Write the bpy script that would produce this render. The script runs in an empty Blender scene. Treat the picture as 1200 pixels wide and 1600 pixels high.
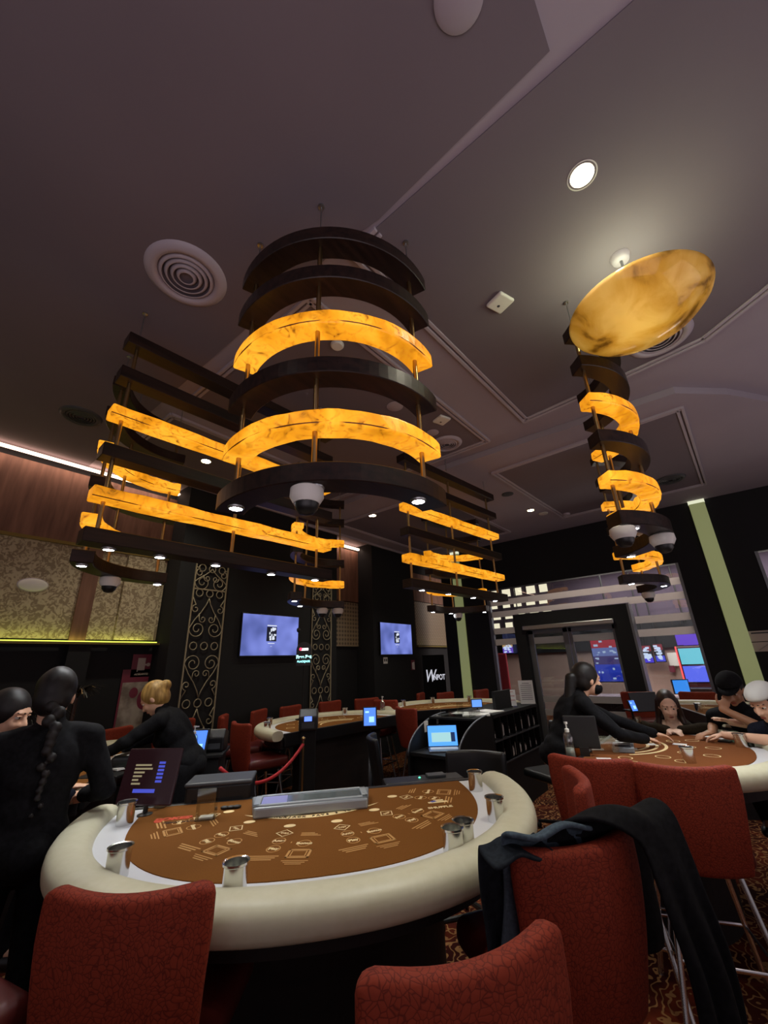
import bpy, bmesh, math, random
import numpy as np
from mathutils import Vector, Matrix
PI = math.pi
R = math.radians
random.seed(7)
S = bpy.context.scene
COL = S.collection
# ------------------------------------------------------------------ camera
F_PX, PITCH, ROLL, AZ, HC = 635.0, R(20.5), R(-2.15), R(38.2), 1.6
_c, _s = math.cos(AZ), math.sin(AZ)
_rt, _fw, _up = Vector((_s, -_c, 0)), Vector((_c, _s, 0)), Vector((0, 0, 1))
_U = -math.sin(PITCH) * _fw + math.cos(PITCH) * _up
FW = math.cos(PITCH) * _fw + math.sin(PITCH) * _up
RX = math.cos(ROLL) * _rt + math.sin(ROLL) * _U
UY = -math.sin(ROLL) * _rt + math.cos(ROLL) * _U
CAM = Vector((0, 0, HC))
cd = bpy.data.cameras.new('camera')
cam = bpy.data.objects.new('camera', cd)
COL.objects.link(cam)
cd.sensor_fit = 'VERTICAL'
cd.sensor_height = 24.0
cd.lens = 24.0 * F_PX / 1600.0
cd.clip_start = 0.02
cd.clip_end = 100
m = Matrix((RX, UY, -FW)).transposed().to_4x4()
m.translation = CAM
cam.matrix_world = m
S.camera = cam
S.view_settings.view_transform = 'Standard'
S.view_settings.look = 'None'
S.view_settings.gamma = 1
S.view_settings.use_curve_mapping = False
S.view_settings.exposure = 0.0
# ------------------------------------------------------------------ world
w = bpy.data.worlds.new('world')
S.world = w
w.use_nodes = True
w.node_tree.nodes['Background'].inputs[0].default_value = (0.75, 0.66, 0.72, 1)
w.node_tree.nodes['Background'].inputs[1].default_value = 0.28
HCEIL = 4.1

# measured directions in the room -> points on real planes (metres)
def ray(px, py):
    return FW + RX * ((px - 600) / F_PX) - UY * ((py - 800) / F_PX)
def at_z(px, py, z):
    d = ray(px, py); return CAM + d * ((z - HC) / d.z)
def at_x(px, py, x):
    d = ray(px, py); return CAM + d * (x / d.x)
def at_y(px, py, y):
    d = ray(px, py); return CAM + d * (y / d.y)

# ------------------------------------------------------------------ materials
def hexlin(h):
    if isinstance(h, str):
        v = [int(h[i:i + 2], 16) / 255 for i in (0, 2, 4)]
        v = [x / 12.92 if x <= .04045 else ((x + .055) / 1.055) ** 2.4 for x in v]
        return (*v, 1)
    return (*h[:3], 1)
def mat(name, col, rough=.6, metal=0, emis=None, estr=0, spec=.5, coat=0):
    M_ = bpy.data.materials.new(name); M_.use_nodes = True
    b = M_.node_tree.nodes['Principled BSDF']
    b.inputs['Base Color'].default_value = hexlin(col)
    b.inputs['Roughness'].default_value = rough
    b.inputs['Metallic'].default_value = metal
    b.inputs['Specular IOR Level'].default_value = spec
    b.inputs['Coat Weight'].default_value = coat
    if emis is not None:
        b.inputs['Emission Color'].default_value = hexlin(emis)
        b.inputs['Emission Strength'].default_value = estr
    return M_
def N(M_, t, **kw):
    n = M_.node_tree.nodes.new(t)
    for k, v in kw.items():
        if hasattr(n, k): setattr(n, k, v)
        else: n.inputs[k].default_value = v
    return n
def L(M_, a, b): M_.node_tree.links.new(a, b)
def coords(M_, scale=(1, 1, 1), kind='Object'):
    tc = N(M_, 'ShaderNodeTexCoord'); mp = N(M_, 'ShaderNodeMapping')
    mp.inputs['Scale'].default_value = scale
    L(M_, tc.outputs[kind], mp.inputs[0]); return mp.outputs[0]
def ramp(M_, fac, stops):
    r = N(M_, 'ShaderNodeValToRGB'); cr = r.color_ramp
    cr.elements[0].position, cr.elements[0].color = stops[0][0], hexlin(stops[0][1])
    cr.elements[1].position, cr.elements[1].color = stops[-1][0], hexlin(stops[-1][1])
    for p, c in stops[1:-1]:
        e = cr.elements.new(p); e.color = hexlin(c)
    L(M_, fac, r.inputs[0]); return r.outputs[0]
def bump(M_, h, s=.3, d=.01):
    b = N(M_, 'ShaderNodeBump'); b.inputs['Strength'].default_value = s; b.inputs['Distance'].default_value = d
    L(M_, h, b.inputs['Height']); L(M_, b.outputs[0], M_.node_tree.nodes['Principled BSDF'].inputs['Normal'])
def noisy(name, c1, c2, scale=5, rough=.7, st=(1, 1, 1), bs=0, lo=.35, hi=.65, detail=4, spec=.4, coat=0, metal=0, dist=0):
    M_ = mat(name, c1, rough, metal, spec=spec, coat=coat)
    n = N(M_, 'ShaderNodeTexNoise'); n.inputs['Scale'].default_value = scale; n.inputs['Detail'].default_value = detail
    n.inputs['Distortion'].default_value = dist
    L(M_, coords(M_, st), n.inputs['Vector'])
    L(M_, ramp(M_, n.outputs[0], [(lo, c1), (hi, c2)]), M_.node_tree.nodes['Principled BSDF'].inputs['Base Color'])
    if bs: bump(M_, n.outputs[0], bs)
    return M_
MT = {}
MT['ceil'] = noisy('ceiling_paint', '958b95', '9a909a', 1.2, .85)
MT['panel'] = noisy('ceiling_panel_paint', '6a6068', '6e646c', 1.0, .8)
MT['trim'] = mat('trim_paint', 'a69ca6', .5)
MT['black'] = mat('black_wall_paint', '222224', .75, spec=.15)
MT['wood'] = noisy('dark_wenge_wood', '170e0c', '2a1a15', 3, .38, (1, 12, 12), spec=.35)
MT['chrome'] = mat('chrome', 'dcdcdc', .2, 1)
MT['steel'] = mat('brushed_steel', 'a9abad', .35, 1)
MT['brass'] = mat('brass_rod', 'b59a6a', .28, 1)
MT['plastic'] = mat('black_plastic', '0e0e10', .4)
MT['gplastic'] = mat('grey_plastic', '3a3c40', .45)
MT['white'] = mat('white_plastic', 'd8d6d0', .45)
MT['cream'] = noisy('cream_leather', 'c4c0a4', 'c9c5ab', 30, .42, bs=.03, spec=.4)
MT['whitetop'] = mat('white_table_apron', 'd3d5d8', .35)
MT['felt'] = noisy('brown_felt', '6c431b', '744a20', 300, .95, bs=.05, spec=.1)
MT['felt_r'] = noisy('dark_brown_felt', '6e4020', '774624', 300, .95, bs=.05, spec=.1)
MT['print'] = mat('tan_print', 'b98a4f', .9)
MT['printl'] = mat('pale_print', 'e8cf9a', .9)
MT['printd'] = mat('dark_print', '3a2210', .9)
MT['printr'] = mat('red_print', 'c2492c', .9)
MT['body'] = noisy('black_brown_laminate', '100b0a', '1a1210', 2, .6, (1, 1, 10))
MT['cab'] = mat('matt_black_laminate', '151516', .6, spec=.25)
MT['paper'] = mat('white_paper', 'd8d6cf', .8)
MT['skin'] = mat('skin', 'd8aa8c', .5)
MT['skin_lit'] = mat('lit_skin', (.80, .53, .38), .5)  # skin copy lightened to stand in for light on the seated woman's face
MT['skind'] = mat('tan_skin', 'b07f5e', .5)
MT['hair'] = noisy('black_hair', '0b0908', '1c1614', 40, .5, (1, 1, .1))
MT['brownhair'] = noisy('brown_hair', '1f120c', '3a2418', 40, .42, (1, 1, .1))
MT['blondehair'] = noisy('blonde_hair', '8a6a35', 'c6a05a', 40, .45, (1, 1, .1))
MT['blackcloth'] = noisy('black_cloth', '0b0b0d', '151518', 60, .85, spec=.15)
MT['navycloth'] = noisy('navy_cloth', '10121c', '171a26', 60, .9, spec=.1)
MT['olivecloth'] = noisy('olive_cloth', '231d14', '2c2519', 60, .9, spec=.1)
MT['denim'] = noisy('denim_cloth', '3d4851', '4b5863', 90, .9, bs=.1, spec=.1)
MT['charcoal'] = noisy('charcoal_cloth', '1b1f24', '252a30', 60, .9, bs=.1, spec=.1)
MT['orangecloth'] = mat('orange_cloth', 'a85420', .85, spec=.1)
MT['whitecloth'] = mat('white_cap_cloth', 'c9c8c2', .9)
MT['alu'] = mat('grey_aluminium', '6d7076', .4, .6)
MT['redmat'] = mat('red_velvet', 'a3141c', .7)
MT['eye'] = mat('eye_white', 'd8d4cc', .3)
MT['iris'] = mat('iris', '1c120c', .2)
MT['lip'] = mat('lip', '9a5548', .5)
def emis(name, c, s, base='101010'):
    return mat(name, base, .4, emis=c, estr=s)
MT['lamp'] = emis('led_lamp', 'f4f8ff', 45)
MT['warm'] = emis('warm_downlight', 'fff0b8', 30)
MT['window'] = emis('lit_cream_panel', 'ffeecb', 1.6)
# amber (alabaster-like glowing resin)
def amber(name, s0, s1, sc=3.0):
    M_ = mat(name, 'c98a2c', .35)
    v = coords(M_)
    n = N(M_, 'ShaderNodeTexNoise'); n.inputs['Scale'].default_value = sc; n.inputs['Detail'].default_value = 8; n.inputs['Distortion'].default_value = 1.2
    L(M_, v, n.inputs['Vector'])
    n2 = N(M_, 'ShaderNodeTexNoise'); n2.inputs['Scale'].default_value = sc * 3.5; n2.inputs['Detail'].default_value = 10; n2.inputs['Distortion'].default_value = 2.5
    L(M_, v, n2.inputs['Vector'])
    c = ramp(M_, n.outputs[0], [(.30, 'c0780e'), (.45, 'e6941a'), (.62, 'f8aa2c')])
    k = ramp(M_, n2.outputs[0], [(.28, '5a3408'), (.38, 'd8d8d8'), (.5, 'ffffff')])
    mx = N(M_, 'ShaderNodeMix', data_type='RGBA', blend_type='MULTIPLY'); mx.inputs[0].default_value = .75
    L(M_, c, mx.inputs[6]); L(M_, k, mx.inputs[7])
    b = M_.node_tree.nodes['Principled BSDF']
    L(M_, mx.outputs[2], b.inputs['Emission Color']); L(M_, mx.outputs[2], b.inputs['Base Color'])
    b.inputs['Emission Strength'].default_value = s0
    return M_
MT['amber'] = amber('glowing_amber_resin', 1.15, 1)
MT['amberd'] = amber('dim_amber_resin', .6, 1)
# alabaster bowl
M_ = mat('alabaster_bowl_glass', 'b98a3a', .12, coat=.6)
v = coords(M_)
n = N(M_, 'ShaderNodeTexNoise'); n.inputs['Scale'].default_value = 5; n.inputs['Detail'].default_value = 10; n.inputs['Distortion'].default_value = .5
L(M_, v, n.inputs['Vector'])
c = ramp(M_, n.outputs[0], [(.32, '8a6c38'), (.42, 'cca860'), (.6, 'dcc08c')])
b = M_.node_tree.nodes['Principled BSDF']
L(M_, c, b.inputs['Base Color'])
tr = N(M_, 'ShaderNodeBsdfTranslucent'); L(M_, c, tr.inputs['Color'])
ms = N(M_, 'ShaderNodeMixShader'); ms.inputs[0].default_value = .6
out = M_.node_tree.nodes['Material Output']
L(M_, b.outputs[0], ms.inputs[1]); L(M_, tr.outputs[0], ms.inputs[2]); L(M_, ms.outputs[0], out.inputs[0])
MT['bowl'] = M_
# clear glass
def glass(name, tint='e6ecec', gl=.06, rough=0.0):
    M_ = bpy.data.materials.new(name); M_.use_nodes = True
    nt = M_.node_tree; nt.nodes.remove(nt.nodes['Principled BSDF'])
    t = N(M_, 'ShaderNodeBsdfTransparent'); t.inputs[0].default_value = hexlin(tint)
    g = N(M_, 'ShaderNodeBsdfGlossy'); g.inputs['Roughness'].default_value = rough
    fr = N(M_, 'ShaderNodeLayerWeight'); fr.inputs[0].default_value = .25
    mu = N(M_, 'ShaderNodeMath', operation='MULTIPLY_ADD'); mu.inputs[1].default_value = .5; mu.inputs[2].default_value = gl
    mx = N(M_, 'ShaderNodeMixShader')
    L(M_, fr.outputs['Fresnel'], mu.inputs[0]); L(M_, mu.outputs[0], mx.inputs[0])
    L(M_, t.outputs[0], mx.inputs[1]); L(M_, g.outputs[0], mx.inputs[2])
    L(M_, mx.outputs[0], nt.nodes['Material Output'].inputs[0]); return M_
MT['glass'] = glass('clear_pane_glass', 'e2e6e8', .04)
MT['acrylic'] = glass('clear_acrylic', 'f8faf8', .14, .06)
# frosted film
M_ = bpy.data.materials.new('frosted_film'); M_.use_nodes = True
nt = M_.node_tree; p = nt.nodes['Principled BSDF']; p.inputs['Base Color'].default_value = hexlin('9a938c'); p.inputs['Roughness'].default_value = .5
tl = N(M_, 'ShaderNodeBsdfTranslucent'); tl.inputs[0].default_value = hexlin('d8d0cc')
mx = N(M_, 'ShaderNodeMixShader'); mx.inputs[0].default_value = .6
L(M_, p.outputs[0], mx.inputs[1]); L(M_, tl.outputs[0], mx.inputs[2]); L(M_, mx.outputs[0], nt.nodes['Material Output'].inputs[0])
MT['film'] = M_
# woven crackle upholstery
def uphol(name, c1, c2, rough=.75, sc=26):
    M_ = mat(name, c1, rough, spec=.25)
    vo = N(M_, 'ShaderNodeTexVoronoi', feature='DISTANCE_TO_EDGE'); vo.inputs['Scale'].default_value = sc
    nn = N(M_, 'ShaderNodeTexNoise'); nn.inputs['Scale'].default_value = 8
    cc = coords(M_)
    ad = N(M_, 'ShaderNodeMix', data_type='RGBA', blend_type='LINEAR_LIGHT'); ad.inputs[0].default_value = .05
    L(M_, cc, nn.inputs['Vector']); L(M_, cc, ad.inputs[6]); L(M_, nn.outputs['Color'], ad.inputs[7]); L(M_, ad.outputs[2], vo.inputs['Vector'])
    L(M_, ramp(M_, vo.outputs[0], [(.0, c2), (.10, c1)]), M_.node_tree.nodes['Principled BSDF'].inputs['Base Color'])
    bump(M_, vo.outputs[0], .25, .004)
    return M_
MT['uphol'] = uphol('rust_red_crackle_upholstery', '84301c', '5a1a0e', sc=78)
MT['leather'] = mat('oxblood_leather', '561d1a', .38)
# carpet
M_ = mat('swirl_carpet', '3a1612', .95, spec=.05)
v = coords(M_)
nz = N(M_, 'ShaderNodeTexNoise'); nz.inputs['Scale'].default_value = 2.2; nz.inputs['Detail'].default_value = 1.5
L(M_, v, nz.inputs['Vector'])
wv = N(M_, 'ShaderNodeTexWave', wave_type='RINGS'); wv.inputs['Scale'].default_value = 4.5; wv.inputs['Distortion'].default_value = 20; wv.inputs['Detail'].default_value = 2; wv.inputs['Detail Scale'].default_value = 1.6
L(M_, v, wv.inputs['Vector'])
c1 = ramp(M_, nz.outputs[0], [(.4, '32120f'), (.5, '5a2415'), (.6, '3d1a12')])
c2 = ramp(M_, wv.outputs[0], [(.0, '000000'), (.80, '000000'), (.9, 'ffffff')])
mx = N(M_, 'ShaderNodeMix', data_type='RGBA'); L(M_, c2, mx.inputs[0]); L(M_, c1, mx.inputs[6]); mx.inputs[7].default_value = hexlin('8a6440')
L(M_, mx.outputs[2], M_.node_tree.nodes['Principled BSDF'].inputs['Base Color'])
MT['carpet'] = M_
# damask wallpaper
M_ = noisy('damask_wallpaper', '84745c', 'b4a588', 17, .6, bs=.4, lo=.45, hi=.55, dist=1.8)
MT['damask'] = M_
M_ = noisy('brown_textured_wallpaper', '5a3a2c', '7d5846', 14, .65, (1, 1, .12), bs=.3, lo=.3, hi=.7)
MT['brownwall'] = M_
M_ = mat('lattice_wallpaper', '5d4e3c', .5)
vo = N(M_, 'ShaderNodeTexVoronoi', feature='F1'); vo.inputs['Scale'].default_value = 13; vo.inputs['Randomness'].default_value = 0.0
L(M_, coords(M_, (1, 1, 1)), vo.inputs['Vector'])
L(M_, ramp(M_, vo.outputs['Distance'], [(.22, '8d7b62'), (.42, '4a3d30'), (.6, '8d7b62')]), M_.node_tree.nodes['Principled BSDF'].inputs['Base Color'])
MT['lattice'] = M_

# ------------------------------------------------------------------ mesh helpers
class MB:
    def __init__(s): s.bm = bmesh.new()
    def box(s, lo, hi, rot=None, origin=None):
        r = bmesh.ops.create_cube(s.bm, size=1)
        lo, hi = Vector(lo), Vector(hi); c = (lo + hi) / 2; d = hi - lo
        for v in r['verts']:
            v.co = Vector((v.co.x * d.x, v.co.y * d.y, v.co.z * d.z)) + c
        if rot is not None:
            o = Vector(origin) if origin is not None else c
            bmesh.ops.rotate(s.bm, verts=r['verts'], cent=o, matrix=rot)
        return r['verts']
    def bar(s, a, b, w, h, up=(0, 0, 1)):
        a, b = Vector(a), Vector(b); d = (b - a).normalized(); up = Vector(up)
        x = d.cross(up)
        if x.length < 1e-4: x = d.cross(Vector((1, 0, 0)))
        x.normalize(); u = x.cross(d)
        vs = []
        for p in (a, b):
            for i, j in ((-1, -1), (1, -1), (1, 1), (-1, 1)):
                vs.append(s.bm.verts.new(p + x * (i * w / 2) + u * (j * h / 2)))
        for f in ((3, 2, 1, 0), (4, 5, 6, 7), (0, 1, 5, 4), (1, 2, 6, 5), (2, 3, 7, 6), (3, 0, 4, 7)):
            s.bm.faces.new([vs[i] for i in f])
    def tube(s, pts, r, n=10, closed=False, cap=True, flip=False):
        pts = [Vector(p) for p in pts]; rings = []; K = len(pts)
        rr = r if isinstance(r, (list, tuple)) else [r] * K
        up = None
        for i, p in enumerate(pts):
            if closed: d = pts[(i + 1) % K] - pts[i - 1]
            else: d = pts[min(i + 1, K - 1)] - pts[max(i - 1, 0)]
            d.normalize()
            if up is None:
                up = Vector((0, 0, 1)) if abs(d.z) < .9 else Vector((1, 0, 0))
            x = d.cross(up)
            if x.length < 1e-5: x = d.orthogonal()
            x.normalize(); up = x.cross(d)
            rings.append([s.bm.verts.new(p + x * math.cos(2 * PI * k / n) * rr[i] + up * math.sin(2 * PI * k / n) * rr[i]) for k in range(n)])
        for i in range(K if closed else K - 1):
            A, B = rings[i], rings[(i + 1) % K]
            for k in range(n): s.bm.faces.new((A[k], A[(k + 1) % n], B[(k + 1) % n], B[k]) if not flip else (B[k], B[(k + 1) % n], A[(k + 1) % n], A[k]))
        if cap and not closed:
            s.bm.faces.new(rings[0][::-1] if not flip else rings[0]); s.bm.faces.new(rings[-1] if not flip else rings[-1][::-1])
    def prism(s, pts, z0, z1, axis=2):
        # pts 2-D outline CCW, extruded
        def P(p, z):
            if axis == 2: return (p[0], p[1], z)
            if axis == 1: return (p[0], z, p[1])
            return (z, p[0], p[1])
        a = [s.bm.verts.new(P(p, z0)) for p in pts]; b = [s.bm.verts.new(P(p, z1)) for p in pts]
        n = len(pts)
        fs = [s.bm.faces.new(a[::-1]), s.bm.faces.new(b)]
        for i in range(n): fs.append(s.bm.faces.new((a[i], a[(i + 1) % n], b[(i + 1) % n], b[i])))
        return fs
    def lathe(s, prof, n=32, c=(0, 0, 0)):
        rings = []
        for r, z in prof:
            if r < 1e-5: rings.append([s.bm.verts.new((c[0], c[1], c[2] + z))])
            else: rings.append([s.bm.verts.new((c[0] + r * math.cos(2 * PI * k / n), c[1] + r * math.sin(2 * PI * k / n), c[2] + z)) for k in range(n)])
        for A, B in zip(rings, rings[1:]):
            for k in range(n):
                q = [A[k % len(A)], A[(k + 1) % len(A)], B[(k + 1) % len(B)], B[k % len(B)]]
                u = []
                for v in q:
                    if v not in u: u.append(v)
                if len(u) > 2: s.bm.faces.new(u)
    def ell(s, c, r, rot=None, seg=20, rings=14):
        c = Vector(c); V = []; nv = s.bm.verts.new; nf = s.bm.faces.new
        for i in range(rings + 1):
            t_ = PI * i / rings; z_, q_ = math.cos(t_) * r[2], math.sin(t_)
            row = []
            for k in range(1 if i in (0, rings) else seg):
                a = 2 * PI * k / seg; p = Vector((math.cos(a) * q_ * r[0], math.sin(a) * q_ * r[1], z_))
                row.append(nv((rot @ p if rot is not None else p) + c))
            V.append(row)
        for A, B in zip(V, V[1:]):
            for k in range(seg):
                k1 = (k + 1) % seg
                if len(A) == 1: nf((A[0], B[k], B[k1]))
                elif len(B) == 1: nf((A[k], B[0], A[k1]))
                else: nf((A[k], B[k], B[k1], A[k1]))
        return [v for row in V for v in row]
    def cap(s, a, b, ra, rb, n=14):
        a, b = Vector(a), Vector(b)
        s.ell(a, (ra,) * 3, seg=n, rings=10); s.ell(b, (rb,) * 3, seg=n, rings=10)
        s.tube([b, a], [rb, ra], n, flip=True)
    def grid(s, f, nu, nv, thick=None):
        V = [[s.bm.verts.new(f(i / nu, j / nv)) for j in range(nv + 1)] for i in range(nu + 1)]
        for i in range(nu):
            for j in range(nv): s.bm.faces.new((V[i][j], V[i + 1][j], V[i + 1][j + 1], V[i][j + 1]))
        return V
    def build(s, name, material, parent=None, smooth=False, bevel=0, seg=2, solid=0, sub=0):
        me = bpy.data.meshes.new(name)
        bmesh.ops.recalc_face_normals(s.bm, faces=s.bm.faces)
        s.bm.to_mesh(me); s.bm.free()
        if smooth:
            for p in me.polygons: p.use_smooth = True
        o = bpy.data.objects.new(name, me); COL.objects.link(o)
        me.materials.append(MT[material] if isinstance(material, str) else material)
        if parent: o.parent = parent
        if solid:
            md = o.modifiers.new('solid', 'SOLIDIFY'); md.thickness = solid; md.offset = 0
        if bevel:
            md = o.modifiers.new('bevel', 'BEVEL'); md.width = bevel; md.segments = seg; md.limit_method = 'ANGLE'
        if sub:
            md = o.modifiers.new('sub', 'SUBSURF'); md.levels = sub; md.render_levels = sub
        if smooth == 'auto':
            for p in me.polygons: p.use_smooth = True
            me.set_sharp_from_angle(angle=R(40))
        return o
def tag(o, label=None, cat=None, group=None, kind=None):
    if label: o['label'] = label
    if cat: o['category'] = cat
    if group: o['group'] = group
    if kind: o['kind'] = kind
    return o
def thing(name, label, cat, loc=(0, 0, 0), rz=0, group=None):
    o = bpy.data.objects.new(name, None); COL.objects.link(o)
    o.location = loc; o.rotation_euler = (0, 0, rz); o.empty_display_size = .1
    return tag(o, label, cat, group)
KIDS = lambda o: [c for c in COL.objects if c.parent == o]
def dup(src, label, loc, rz=0, group=None):
    r = src.copy(); COL.objects.link(r); r.location = loc; r.rotation_euler = (0, 0, rz)
    r['label'] = label
    if group: r['group'] = group
    for ch in KIDS(src):
        c = ch.copy(); COL.objects.link(c); c.parent = r
        for g in KIDS(ch):
            d = g.copy(); COL.objects.link(d); d.parent = c
    return r
def struct(o): o['kind'] = 'structure'; return o
def text(s, size, material, parent=None, name='lettering', mtx=None, align='CENTER', bold=0, shear=0, sx=1):
    cu = bpy.data.curves.new(name, 'FONT'); cu.body = s; cu.size = size; cu.align_x = align; cu.align_y = 'CENTER'
    cu.extrude = .0006; cu.offset = bold; cu.shear = shear
    o = bpy.data.objects.new(name, cu)
    me = eval_mesh(o); bpy.data.objects.remove(o)
    me.transform(Matrix.Diagonal((sx, 1, 1, 1)))
    if mtx is not None: me.transform(mtx)
    me.materials.clear(); me.materials.append(MT[material] if isinstance(material, str) else material)
    o = bpy.data.objects.new(name, me); COL.objects.link(o)
    if parent: o.parent = parent
    return o
def eval_mesh(o):     # modifiers / text turned into a plain mesh in an empty helper scene
    ts = bpy.data.scenes.new('helper'); ts.collection.objects.link(o)
    with bpy.context.temp_override(scene=ts, view_layer=ts.view_layers[0]):
        dg = bpy.context.evaluated_depsgraph_get(); dg.update()
        me = bpy.data.meshes.new_from_object(o.evaluated_get(dg))
    ts.collection.objects.unlink(o); bpy.data.scenes.remove(ts); return me
def frame(o, x, y, z):  # matrix from axes
    m_ = Matrix((Vector(x), Vector(y), Vector(z))).transposed().to_4x4(); m_.translation = Vector(o); return m_
def spot(name, loc, power, col=(1, 1, 1), size=R(100), blend=.6, rad=.03, aim=(0, 0, -1)):
    l = bpy.data.lights.new(name, 'SPOT'); l.energy = power; l.color = col; l.spot_size = size; l.spot_blend = blend; l.shadow_soft_size = rad
    o = bpy.data.objects.new(name, l); COL.objects.link(o); o.location = loc
    o.rotation_euler = Vector(aim).to_track_quat('-Z', 'Y').to_euler(); return o
def area(name, loc, power, col, sx, sy, aim):
    l = bpy.data.lights.new(name, 'AREA'); l.energy = power; l.color = col; l.shape = 'RECTANGLE'; l.size = sx; l.size_y = sy
    o = bpy.data.objects.new(name, l); COL.objects.link(o); o.location = loc
    o.rotation_euler = Vector(aim).to_track_quat('-Z', 'Y').to_euler(); return o
def point(name, loc, power, col, rad=.05):
    l = bpy.data.lights.new(name, 'POINT'); l.energy = power; l.color = col; l.shadow_soft_size = rad
    o = bpy.data.objects.new(name, l); COL.objects.link(o); o.location = loc; return o
# ================================================================== STRUCTURE
def slab(name, lo, hi, material, **kw):
    b = MB(); b.box(lo, hi); return struct(b.build(name, material, **kw))
def poly_slab(name, pts, z0, z1, material):
    b = MB(); b.prism([(p[0], p[1]) for p in pts], z0, z1); return struct(b.build(name, material))
slab('floor', (-5, -6, -.1), (16, 9, 0), 'carpet')
slab('ceiling', (-5, -6, HCEIL), (8.4, 5.95, HCEIL + .1), 'ceil')
ZD = 4.02
drop = [(8.4, 5.85), (4.38, 5.85), (4.38, 2.85)] + [(4.42, 1.5), (4.5, -.2), (4.9, -.62), (5.5, -1.05), (6.4, -1.5), (8.4, -2.2)]
poly_slab('ceiling_far', drop[::-1], ZD, HCEIL - .002, 'ceil')
def panel(pts, z, closed=True, mould=True):
    poly_slab('trim_panel', pts, z - .008, z - .0005, 'panel')
    if mould:
        b = MB(); P = [Vector((p[0], p[1], z - .012)) for p in pts]; n = len(P)
        ctr = sum(P, Vector()) / n
        for off, hh in ((0, .03), (.045, .018)):
            for i in range(n):
                a, c = P[i], P[(i + 1) % n]
                if min(abs(a.x), 9) > 8.9 or a.x < -4 or c.x < -4 or a.y < -2.9 or c.y < -2.9: continue
                nrm = Vector((-(c - a).y, (c - a).x, 0)).normalized()
                if nrm.dot(ctr - a) < 0: nrm = -nrm
                b.bar(a + nrm * off, c + nrm * off, .028, hh)
        struct(b.build('trim_panel_moulding', 'trim', bevel=.004))
panel([(-4.9, -.03), (1.26, -.03), (1.33, 1.0), (1.30, 1.3), (1.30, 5.8), (-4.9, 5.8)], HCEIL, mould=False)
panel([(1.28, -3.0), (1.36, 1.05), (1.37, 1.28), (4.09, 1.17), (3.99, .2), (3.9, -.48), (3.59, -.87), (3.0, -1.45), (2.3, -3.0)], HCEIL)
panel([(1.42, 1.72), (4.22, 1.65), (4.22, 2.5), (4.2, 3.5), (1.45, 3.53)], HCEIL)
panel([(1.45, 3.88), (4.25, 3.87), (4.2, 5.05), (1.45, 5.05)], HCEIL)
_q = [at_z(p[0], p[1], ZD) for p in ((768, 738), (1065, 635), (1103, 755), (880, 808))]
panel([(p.x, p.y) for p in _q][::-1], ZD)
panel([(4.95, 2.95), (7.75, 2.87), (7.75, 5.0), (4.95, 5.0)], ZD)
# ceiling mouldings beside the TV wall
b = MB()
b.bar((1.7, 5.36, HCEIL - .03), (4.38, 5.36, HCEIL - .03), .05, .05); b.bar((4.38, 5.36, ZD - .03), (8.4, 5.36, ZD - .03), .05, .05)
struct(b.build('trim_cornice', 'trim', bevel=.01))
# back (TV) wall
slab('wall_back', (-5, 5.85, 0), (9.7, 5.95, HCEIL), 'black')
slab('wall_back_damask', (-5, 5.80, 1.99), (2.45, 5.852, 3.06), 'damask')
slab('wall_back_frieze', (-5, 5.78, 3.08), (2.45, 5.851, 3.96), 'brownwall')
slab('trim_gold_rail', (-5, 5.76, 3.05), (2.45, 5.80, 3.085), mat('gold_trim', '7d6a38', .4, .6))
slab('trim_gold_ledge', (-5, 5.66, 1.93), (2.45, 5.80, 1.955), mat('gold_ledge', '6e6230', .45, .5))
slab('trim_dark_stile', (1.5, 5.7, 0), (1.72, 5.81, 1.93), 'black')
slab('trim_brown_stile', (1.5, 5.765, 1.96), (1.66, 5.81, 3.96), 'brownwall')
slab('trim_damask_panel', (1.95, 5.76, 1.99), (2.4, 5.81, 3.04), 'damask')
for nm, lo, hi, c, s in (('trim_cove_light', (-5, 5.72, 4.03), (2.45, 5.78, 4.05), 'ffd2b4', 5), ('trim_ledge_light', (-5, 5.70, 1.957), (2.43, 5.72, 1.967), 'd8e84a', 3.0)):
    slab(nm, lo, hi, emis(nm, c, s))
area('cove_glow', (-1.2, 5.66, 4.0), 15, (1, .74, .6), 7, .05, (0, .45, -1))
area('ledge_glow', (-1.2, 5.74, 1.98), 3.0, (.85, .95, .2), 7, .03, (0, .25, 1))
slab('wall_back_pilaster', (2.45, 5.4, 0), (4.72, 5.85, HCEIL), 'black')
slab('wall_back_pier', (4.72, 5.46, 0), (5.42, 5.85, HCEIL), 'black')
slab('wall_back_column', (6.38, 5.4, 0), (7.84, 5.85, HCEIL), 'black')
slab('wall_back_recess', (5.42, 5.8, 1.95), (6.38, 5.851, 2.8), 'lattice')
slab('wall_back_recess_upper', (5.42, 5.79, 2.82), (6.38, 5.851, 3.9), 'brownwall')
slab('trim_recess_light', (5.42, 5.74, 3.93), (6.38, 5.79, 3.97), emis('recess_cove', 'ffd0b0', 4))
area('recess_glow', (5.9, 5.68, 3.95), 2.0, (1, .72, .58), .9, .05, (0, .6, -1))
slab('wall_back_far', (7.84, 5.42, 0), (9.7, 5.85, HCEIL), 'black')
slab('wall_back_lattice', (7.86, 5.395, 1.97), (9.15, 5.43, 2.93), 'lattice')
slab('wall_back_far_upper', (7.86, 5.4, 2.95), (9.15, 5.43, 3.6), 'brownwall')
area('lattice_glow', (8.5, 5.3, 1.98), .12, (.8, .85, .3), 1.2, .03, (0, .25, 1))
slab('trim_lattice_ledge', (7.86, 5.36, 1.93), (9.2, 5.42, 1.96), mat('gold_ledge_far', '6e6230', .45, .5))
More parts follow.
